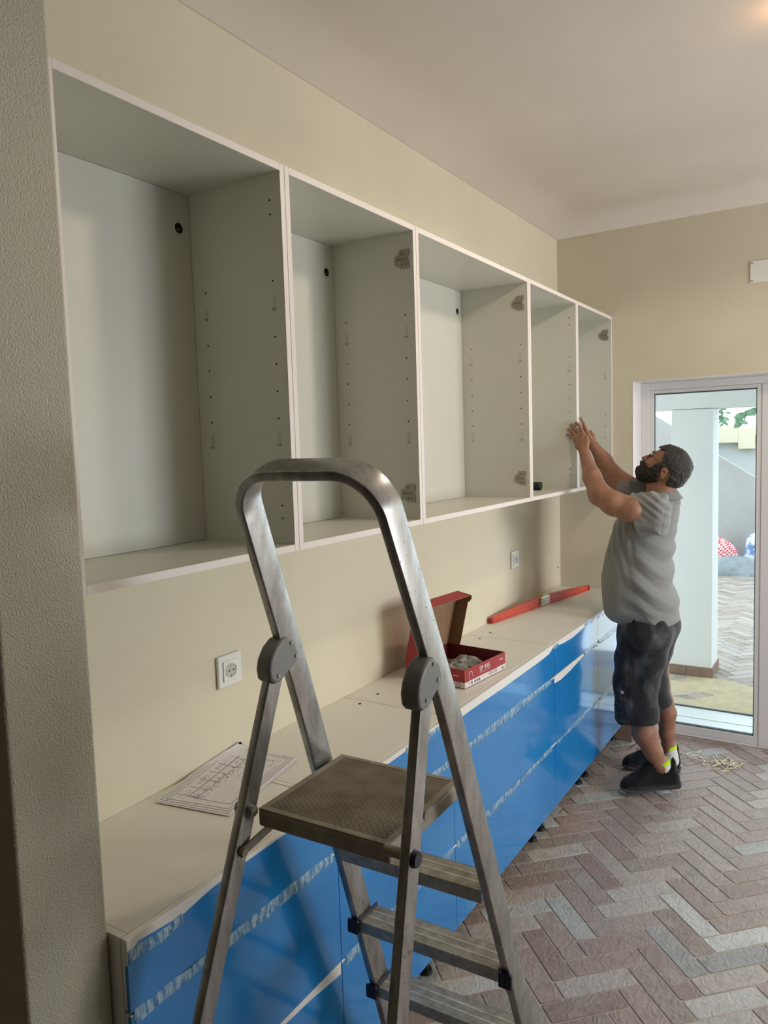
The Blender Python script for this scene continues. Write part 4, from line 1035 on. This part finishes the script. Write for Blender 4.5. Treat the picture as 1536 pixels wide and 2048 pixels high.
# bags and tarpaulin in the yard
def lump(name, cx, cy, z0, rx, ry, h, mat, label, cat, seed, p=.6):
    r = random.Random(seed); V = []; F = []; n, m_ = 48, 18; ph = [r.uniform(0, 6.28) for _ in range(8)]
    for i in range(m_ + 1):
        t = i / m_
        for k in range(n):
            a = 2 * math.pi * k / n; q = 1 + .09 * math.sin(3 * a + ph[0] + t * 2) + .06 * math.sin(7 * a + ph[1] - 3 * t) + .03 * math.sin(13 * a + 6 * t + ph[2])
            rad = (1 - t ** 2.2) ** p * q
            V.append((cx + rx * rad * math.cos(a), cy + ry * rad * math.sin(a), z0 + h * t * (1 + .08 * math.sin(4 * a + ph[3]) * (1 - t))))
    for i in range(m_):
        for k in range(n): F.append((i * n + k, i * n + (k + 1) % n, (i + 1) * n + (k + 1) % n, (i + 1) * n + k))
    F.append(tuple(range(n))[::-1])
    return tag(MB().add(V, F).build(name, mat, smooth=True, angle=80), label, cat)
lump('tarpaulin', .22, 10.95, -.02, .60, .24, .24, M['tarp'], 'crumpled grey-green tarpaulin heap on the terrace in front of the bags', 'tarpaulin', 3, .8)
lump('woven_bag', -.16, 11.48, -.02, .34, .17, .44, M['redbag'], 'red and white checked woven bag behind the tarpaulin, beside the pillar', 'bag', 8, .55)
lump('plastic_sack', .38, 11.50, -.02, .14, .13, .50, M['bluebag'], 'blue and white plastic sack standing behind the tarpaulin by the door frame', 'sack', 9, .35)


# ------------------------------------------------------------------ the man
YM = 3.90
def cv(x, z): return (1.5837 + (x - 1.5837) * 1.0207, 1.8308 + (z - 1.8308) * 1.0207)
man_lo, man_hi = (.22, 3.50, 0.05), (.98, 4.30, 1.97)
V = Vol(man_lo, man_hi, .0034)
# head
HEAD = [cv(*p) for p in [(.763, 1.781), (.742, 1.769), (.724, 1.757), (.716, 1.745), (.706, 1.735), (.690, 1.722), (.676, 1.713), (.672, 1.700), (.660, 1.690), (.650, 1.668), (.657, 1.636), (.70, 1.622), (.75, 1.61), (.80, 1.585), (.85, 1.60), (.882, 1.645), (.897, 1.685), (.886, 1.722), (.864, 1.755), (.836, 1.773), (.797, 1.788)]]
V.sil(HEAD, YM, .074, .066, 0)
def cx3(x, y, z):
    a, b = cv(x, z); return (a, y, b)
V.cap(cx3(.716, YM, 1.748), cx3(.676, YM, 1.733), .007, .0105, .008)                       # nose
for sg in (-1, 1): V.cap(cx3(.684, YM + sg * .011, 1.727), cx3(.690, YM + sg * .012, 1.726), .006, .006, .006)
V.cap(cx3(.667, YM - .018, 1.708), cx3(.667, YM + .018, 1.708), .007, .007, .006); V.cap(cx3(.668, YM - .015, 1.698), cx3(.668, YM + .015, 1.698), .007, .007, .006)   # lips
for sg in (-1, 1):
    V.cap(cx3(.730, YM + sg * .022, 1.757), cx3(.738, YM + sg * .048, 1.750), .008, .006, .010)   # brow
    V.cap(cx3(.722, YM + sg * .034, 1.741), cx3(.722, YM + sg * .034, 1.741), .010, .010, .004, 's')   # eye socket
    V.cap(cx3(.732, YM + sg * .033, 1.739), cx3(.732, YM + sg * .033, 1.739), .012, .012, .003)
    V.cap(cx3(.705, YM + sg * .036, 1.715), cx3(.725, YM + sg * .052, 1.705), .013, .012, .02)    # cheek
    # ear
    e = YM + sg * .080
    V.cap(cx3(.790, e, 1.673), cx3(.779, e - sg * .004, 1.646), .020, .013, .004, sq=(1, 2.2, 1))
    V.cap(cx3(.787, e + sg * .011, 1.664), cx3(.785, e + sg * .011, 1.656), .010, .008, .004, 's')
# neck, chest, pelvis
V.cap((.752, YM, 1.62), (.748, YM, 1.50), .060, .068, .03); V.cap((.715, YM, 1.58), (.71, YM, 1.49), .045, .055, .03)
V.chain([(.69, YM, 1.42), (.645, YM, 1.22), (.645, YM, 1.05), (.66, YM, .93)], [.10, .11, .12, .11], .05)
V.cap((.72, YM - .12, 1.43), (.72, YM + .12, 1.43), .07, .07, .05)
# near (left) arm
V.chain([(.745, 3.72, 1.47), (.66, 3.64, 1.492), (.578, 3.625, 1.522), (.505, 3.645, 1.562), (.452, 3.695, 1.648), (.398, 3.775, 1.742)], [.054, .060, .058, .053, .043, .029], .02)
# far (right) arm
V.chain([(.74, 4.08, 1.49), (.62, 4.0, 1.555), (.535, 3.97, 1.598), (.492, 3.955, 1.635), (.447, 3.925, 1.722), (.405, 3.90, 1.796)], [.050, .054, .053, .052, .041, .027], .02)
# near hand: palm flat against the cabinet side
wr = (.392, 3.785, 1.752)
kn = [((.324, 3.821, 1.838), .0105), ((.337, 3.822, 1.851), .0112), ((.354, 3.822, 1.861), .0115), ((.371, 3.821, 1.866), .0112)]
for p, r_ in kn: V.cap(wr, p, .021, r_, .012)
V.cap((.345, 3.812, 1.80), (.385, 3.805, 1.815), .015, .015, .012)
fing = [[(.324, 3.822, 1.838), (.303, 3.828, 1.856), (.281, 3.8315, 1.863)], [(.337, 3.823, 1.851), (.314, 3.828, 1.877), (.288, 3.8315, 1.891)],
        [(.354, 3.823, 1.861), (.333, 3.828, 1.890), (.304, 3.8315, 1.914)], [(.371, 3.822, 1.866), (.353, 3.826, 1.900), (.332, 3.8300, 1.924)]]
for f_, r0 in zip(fing, (.0078, .0086, .0090, .0086)): V.chain(f_, [r0 + .0012, r0, r0 * .82], .003)
V.chain([(.396, 3.79, 1.79), (.398, 3.80, 1.825), (.392, 3.812, 1.850)], [.013, .011, .0085], .004)     # thumb
# far hand on the other side of the panel
wr2 = (.402, 3.898, 1.80)
for x, z in ((.374, 1.872), (.358, 1.868), (.342, 1.860), (.330, 1.848)): V.cap(wr2, (x, 3.882, z), .020, .0105, .012)
for f_, r0 in (([(.374, 3.882, 1.872), (.358, 3.876, 1.912), (.344, 3.870, 1.948)], .0088), ([(.358, 3.882, 1.868), (.336, 3.873, 1.905), (.312, 3.868, 1.935)], .0088),
               ([(.342, 3.882, 1.860), (.318, 3.873, 1.89), (.292, 3.868, 1.912)], .0084), ([(.330, 3.882, 1.848), (.306, 3.873, 1.868), (.283, 3.868, 1.882)], .0076)): V.chain(f_, [r0 + .001, r0, r0 * .82], .003)
V.chain([(.40, 3.91, 1.82), (.392, 3.925, 1.85), (.378, 3.925, 1.876)], [.013, .011, .009], .004)
# legs
V.chain([(.675, 3.815, .92), (.640, 3.80, .52), (.668, 3.80, .40), (.682, 3.80, .33), (.722, 3.812, .235), (.752, 3.825, .165), (.772, 3.835, .125)], [.085, .058, .056, .060, .045, .036, .030], .02)
V.chain([(.675, 3.985, .92), (.700, 4.04, .52), (.722, 4.06, .42), (.732, 4.07, .36), (.735, 4.08, .24), (.740, 4.09, .165), (.750, 4.09, .10)], [.085, .054, .046, .050, .038, .033, .028], .02)

man = V.mesh('person', M['skin'], smooth=1)
tag(man, 'bearded man in glasses, grey polo and dark shorts reaching up to the wall cabinets', 'person')
del V
# hair and beard: shells over the skull cut by an outline
def shell(name, poly, off, mat, lo, hi, sub=(), k=0.004):
    v = Vol(lo, hi, .0026)
    ix, q = v.sil([tuple(p) for p in HEAD], YM, .074, .066, 0, ret=True); h = np.array(q) - off
    P = np.array(poly, float); g = [(v.lo[i] + v.vx * np.arange(v.n[i])).astype(np.float32).reshape([-1 if j == i else 1 for j in range(3)]) for i in range(3)]
    sub_ = np.full(v.n, .06, np.float32); sub_[ix] = h
    sd = sd2(P, g[0], g[2]); v.a = np.maximum(sub_, np.broadcast_to(sd, v.n) + 0).astype(np.float32)
    for (p0, p1, r0, sq) in sub: v.cap(p0, p1, r0, r0, 0, 's', sq)
    return v
HP = [cv(*p) for p in [(.750, 1.81), (.75, 1.783), (.795, 1.772), (.784, 1.741), (.779, 1.713), (.752, 1.706), (.745, 1.694), (.770, 1.686), (.790, 1.692), (.812, 1.678), (.822, 1.655), (.806, 1.632), (.792, 1.61), (.792, 1.572), (.81, 1.54), (.86, 1.53), (.95, 1.60), (.95, 1.80), (.85, 1.84)]]
def strand(p):
    return (.0022 * np.sin(p[:, 0] * 160 + 60 * p[:, 2] + 5 * np.sin(p[:, 1] * 70)) * .45 + .0008 * np.sin(p[:, 1] * 260 + p[:, 0] * 130 + 3 * np.sin(p[:, 2] * 150))).astype(np.float32)
v = shell('hair', HP, .0112, M['hair'], (.62, 3.78, 1.50), (.96, 4.02, 1.86))
v.mesh('hair', M['hair'], man, smooth=2, disp=strand)
BP = [cv(*p) for p in [(.64, 1.722), (.672, 1.722), (.690, 1.718), (.702, 1.700), (.712, 1.685), (.738, 1.694), (.750, 1.706), (.772, 1.700), (.768, 1.665), (.756, 1.640), (.754, 1.608), (.70, 1.585), (.60, 1.57), (.60, 1.69), (.64, 1.690), (.668, 1.701), (.672, 1.707), (.64, 1.710)]]
v = shell('beard', BP, .016, M['beard'], (.60, 3.78, 1.55), (.82, 4.02, 1.76), sub=((cx3(.668, YM - .012, 1.7045), cx3(.668, YM + .012, 1.7045), .0075, (1, 1, 1)),))
v.mesh('beard', M['beard'], man, smooth=2, disp=strand)
for sg in (-1, 1):
    a = MB().tube([cx3(.722, YM + sg * .014, 1.764), cx3(.728, YM + sg * .032, 1.7655), cx3(.742, YM + sg * .052, 1.757)], [.0028, .0036, .0022], 8)
    a.build('eyebrow', M['hair'], man, smooth=True)
    e = MB(); 
    MB().cyl(cx3(.7185, YM + sg * .033, 1.7415), cx3(.7215, YM + sg * .033, 1.7405), .0052, 14, .008).build('eye', M['black'], man, smooth=True)
# glasses
gl = MB(); fdn = Vector((-.50, 0, -.866)); gp = []
for sg in (-1, 1):
    c = Vector(cx3(.7045, YM + sg * .034, 1.7405)); pts_ = []
    for i in range(24):
        a = 2 * math.pi * i / 24; pts_.append(c + Vector((0, 1, 0)) * .0245 * math.cos(a) + fdn * .0185 * math.sin(a) + Vector((.006 * (sg * math.cos(a) > .3) * abs(math.cos(a)), 0, 0)))
    gl.tube(pts_, .0014, 6, closed=True)
    gl.tube([c + Vector((.005, sg * .0245, 0)), Vector(cx3(.727, YM + sg * .070, 1.748)), Vector(cx3(.768, YM + sg * .083, 1.713)), Vector(cx3(.793, YM + sg * .086, 1.690))], .0015, 6)
gl.tube([Vector(cx3(.7035, YM - .010, 1.744)), Vector(cx3(.701, YM, 1.747)), Vector(cx3(.7035, YM + .010, 1.744))], .0014, 6)
gls = gl.build('glasses', M['black'], man, smooth=True)

# shirt
SH = [(.560, 1.470), (.522, 1.41), (.470, 1.252), (.450, 1.117), (.456, 1.01), (.462, .945), (.468, .84), (.84, .84), (.826, .93), (.823, 1.00), (.800, 1.09), (.793, 1.139), (.797, 1.216), (.808, 1.369), (.822, 1.432), (.830, 1.50), (.812, 1.548), (.76, 1.568), (.70, 1.553), (.63, 1.52)]
V = Vol((.40, 3.52, .84), (.88, 4.28, 1.62), .0036)
def wsh(z): return np.interp(z, [.84, .95, 1.1, 1.3, 1.44, 1.50, 1.54, 1.57], [.205, .205, .215, .205, .205, .17, .10, .07]).astype(np.float32)
SLx = [(.60, 1.585), (.60, 1.366), (.69, 1.366), (.80, 1.362), (.826, 1.42), (.828, 1.50), (.812, 1.555), (.751, 1.574), (.66, 1.570)]
V.sil(SLx, 3.690, .085, .055, 0)
V.cap((.725, 4.05, 1.50), (.50, 3.965, 1.612), .082, .070, .0)
ix, (X, Y, Z) = V.sl(man_lo, man_hi)
near_cut = ((.652 + (1.559 - Z) * .19) - X)
V.a[ix] = np.maximum(V.a[ix], np.where(Y < 3.86, near_cut + 0 * Y, (.520 - X) * .97 + (Z - 1.60) * .22 + 0 * Y).astype(np.float32))
V.sil(SH, YM, wsh, .135, .012)
ix, (X, Y, Z) = V.sl(man_lo, man_hi); a = V
hx = np.array([.40, .463, .539, .618, .652, .686, .804, .88]); hz = np.array([.945, .943, .917, .884, .940, .884, .900, .915])
hem = np.interp(X, hx, hz); a.a[ix] = np.maximum(a.a[ix], (hem - Z + 0 * Y).astype(np.float32))
def folds(p):
    x, y, z = p[:, 0], p[:, 1], p[:, 2]
    wv = .35 * np.sin(9 * z + 3 * y) + .25 * np.sin(17 * x)
    s = x * .55 + z * 1.0 + .05 * wv                     # lines falling towards the back
    f = np.sin(s * 62 + 2.2 * wv) ; f = np.sign(f) * np.abs(f) ** 1.3
    env = np.clip((x - .56) / .14, 0, 1) * np.clip(1 - np.abs(z - 1.14) / .28, 0, 1) ** .7
    d = .0105 * f * env
    # vertical drapes under the near arm
    g = np.sin((x + .18 * (z - 1.2)) * 150 + 2 * np.sin(6 * z)); envg = np.clip(1 - np.abs(x - .58) / .10, 0, 1) * np.clip((z - 1.08) / .2, 0, 1) * np.clip((1.46 - z) / .1, 0, 1)
    d += .0055 * g * envg
    # small creases on shoulders and sleeves
    h = np.sin((x * .75 + z * .9) * 170 + 3 * np.sin(14 * y)); envh = np.clip((z - 1.42) / .08, 0, 1)
    d += .0034 * h * envh * np.where(y < 3.9, 1, .35)
    d += .0025 * np.sin(23 * x + 11 * z + 7 * y)
    ar = np.hypot((x - .835) , (z - 1.44) * .8); d += .003 * np.exp(-((x - .800 - .02 * np.sin(9 * z)) / .004) ** 2) * (z > 1.36) * (z < 1.55) * (y < 3.85)
    return (d * np.clip((z - .93) / .05, 0, 1)).astype(np.float32)
shirt = V.mesh('polo_shirt', M['shirt'], man, smooth=2, disp=folds)
del V
# collar: flared band round the neck
cb = MB(); n = 40; vs = []; 
for i in range(n):
    a = 2 * math.pi * i / n; ca, sa = math.cos(a), math.sin(a)
    zt = 1.553 + .018 * ca * (1 if ca < 0 else -.6) + .004 * math.cos(2 * a)
    for (rr_, dz) in ((.066, 0), (.069, .004), (.094 if ca > 0 else .088, -.034), (.089 if ca > 0 else .083, -.038)):
        vs.append((.752 + rr_ * ca * 1.0, YM + rr_ * .95 * sa, zt + dz + .016))
fs = [(i * 4 + k, i * 4 + (k + 1) % 4, ((i + 1) % n) * 4 + (k + 1) % 4, ((i + 1) % n) * 4 + k) for i in range(n) for k in range(4)]
cb.add(vs, fs).build('collar', M['shirt'], man, smooth=True, angle=60)
# shorts
V = Vol((.46, 3.62, .28), (.88, 4.22, .97), .0036)
SN = [(.548, .96), (.545, .85), (.528, .70), (.524, .559), (.540, .375), (.545, .33), (.741, .33), (.744, .402), (.748, .45), (.738, .539), (.768, .634), (.806, .80), (.806, .88), (.790, .96)]
V.sil(SN, 3.815, .088, .070, .0)
SF = [(.56, .96), (.57, .75), (.60, .56), (.66, .45), (.672, .36), (.79, .36), (.775, .446), (.757, .521), (.748, .587), (.79, .76), (.806, .88), (.79, .96)]
V.sil(SF, 4.00, .085, .065, .02)
V.cap((.690, 3.80, .86), (.690, 4.02, .86), .115, .115, .04)
V.cap((.600, 3.742, .62), (.61, 3.742, .52), .035, .035, .02, sq=(.6, 1.6, .8))     # cargo pocket
ix, (X, Y, Z) = V.sl(man_lo, man_hi)
V.a[ix] = np.maximum(V.a[ix], np.where(Y < 3.92, .372 + .12 * (X - .54) - Z, .40 + .42 * (X - .69) - Z + 0 * Y).astype(np.float32))
V.a[ix] = np.maximum(V.a[ix], (Z - .955 + 0 * X + 0 * Y).astype(np.float32))
def sfold(p):
    x, y, z = p[:, 0], p[:, 1], p[:, 2]
    return (.0035 * np.sin(45 * z + 30 * x + 3 * np.sin(12 * x)) + .0025 * np.sin(60 * x + 9 * z) + .004 * np.exp(-((z - .395) / .012) ** 2) * -1).astype(np.float32) * np.clip((z - .34) / .05, 0, 1)
shorts = V.mesh('work_shorts', M['shorts'], man, smooth=2, disp=sfold)
MB().box(.585, .597, 3.716, 3.735, .548, .561).build('pocket_tag', M['socketgrey'], shorts)
del V
# socks and shoes
def shoe(nm, toe, heel, raise_, open_h=.0):
    toe = Vector(toe); heel = Vector(heel); d = toe - heel; Ls = d.length; yaw = math.atan2(d.y, d.x); pit = math.asin(raise_ / Ls)
    v = Vol((-.02, -.07, -.008), (.33, .07, .22), .0026); k = Ls / .30
    UP = [(.002 * k, .014), (-.004, .06), (.002, .11), (.002, .142), (.012, .160), (.036, .126), (.085, .120), (.106, .150), (.124, .164), (.155, .142), (.195, .110), (.238, .086), (.276, .068), (.298, .046), (.300, .014)]
    def wf_(x): return x
    v.sil([(a * k, b) for a, b in UP], 0, .050, .034, 0)
    v.cap((.068 * k, 0, .172), (.080 * k, 0, .140), .034, .026, 0, 's', (1, 1.1, 1))
    M4 = Matrix.Translation(heel + Vector((0, 0, raise_))) @ Matrix.Rotation(yaw, 4, 'Z') @ Matrix.Rotation(pit, 4, 'Y')
    def bend(me):
        n_ = len(me.vertices); c = np.empty(n_ * 3, np.float32); me.vertices.foreach_get('co', c); c = c.reshape(-1, 3)
        x = c[:, 0] / Ls; c[:, 1] *= np.interp(x, [0, .15, .45, .72, .9, 1], [.74, .80, .82, 1.08, .98, .8]); c[:, 1] += -.010 * np.sin(x * 3.1)
        c[:, 2] += np.where(x > .68, (x - .68) * Ls * math.tan(pit) * .95, 0)
        me.vertices.foreach_set('co', c.ravel()); me.update()
    o = v.mesh(nm, M['shoe'], man, smooth=2); bend(o.data); o.data.transform(M4)
    v = Vol((-.02, -.07, -.012), (.33, .07, .06), .0022)
    v.sil([(.0, .036), (-.007, .028), (.002, .004), (.012, .0), (.10 * k, .0), (.13 * k, .002), (.28 * k, .0), (.302 * k, .012), (.305 * k, .030), (.20 * k, .024), (.1 * k, .030)], 0, .050, .012, 0)
    s_ = v.mesh('sole', M['sole'], o, smooth=1); bend(s_.data); s_.data.transform(M4)
    lc = MB()
    for i in range(4):
        x = (.150 + i * .022) * k; z = .148 - i * .0125; lc.tube([(x, -.030, z - .016), (x + .004, -.016, z - .002), (x + .006, 0, z + .002), (x + .004, .016, z - .002), (x, .030, z - .016)], .0026, 6)
    lc.tube([(.150 * k, -.012, .154), (.185 * k, -.040, .150), (.225 * k, -.052, .124), (.258 * k, -.058, .092), (.270 * k, -.058, .086)], .0020, 6); lc.tube([(.150 * k, .004, .154), (.165 * k, .014, .172), (.188 * k, .020, .160), (.160 * k, .006, .152)], .0020, 6)
    l_ = lc.build('laces', M['black'], o, smooth=True); bend(l_.data); l_.data.transform(M4)
    return M4
shoe('shoe', (.575, 3.755, .004), (.848, 3.862, .004), .052)
shoe('shoe', (.500, 4.075, .004), (.795, 4.125, .004), .012)
def sock(p0, p1, r0, r1, nr):
    V = Vol((.62, min(p0[1], p1[1]) - .06, .06), (.86, max(p0[1], p1[1]) + .06, .28), .003)
    V.cap(p0, p1, r0, r1, 0); ax = (Vector(p1) - Vector(p0)).normalized(); ix, (X, Y, Z) = V.sl((0, 0, 0), (9, 9, 9))
    pl_ = (X - p1[0]) * ax.x + (Y - p1[1]) * ax.y + (Z - p1[2]) * ax.z; V.a[ix] = np.maximum(V.a[ix], pl_.astype(np.float32))
    s = V.mesh('sock', M['sock'], man, smooth=1)
    q = Vector(p1); MB().ring(q - ax * .016, ax, r1 - .004, r1 + .0016, .017, 26).build('sock_trim', M['neon'], s, smooth=True)
sock((.788, 3.848, .105), (.760, 3.829, .190), .0385, .0385, 0)
sock((.756, 4.095, .09), (.743, 4.09, .172), .037, .036, 0)
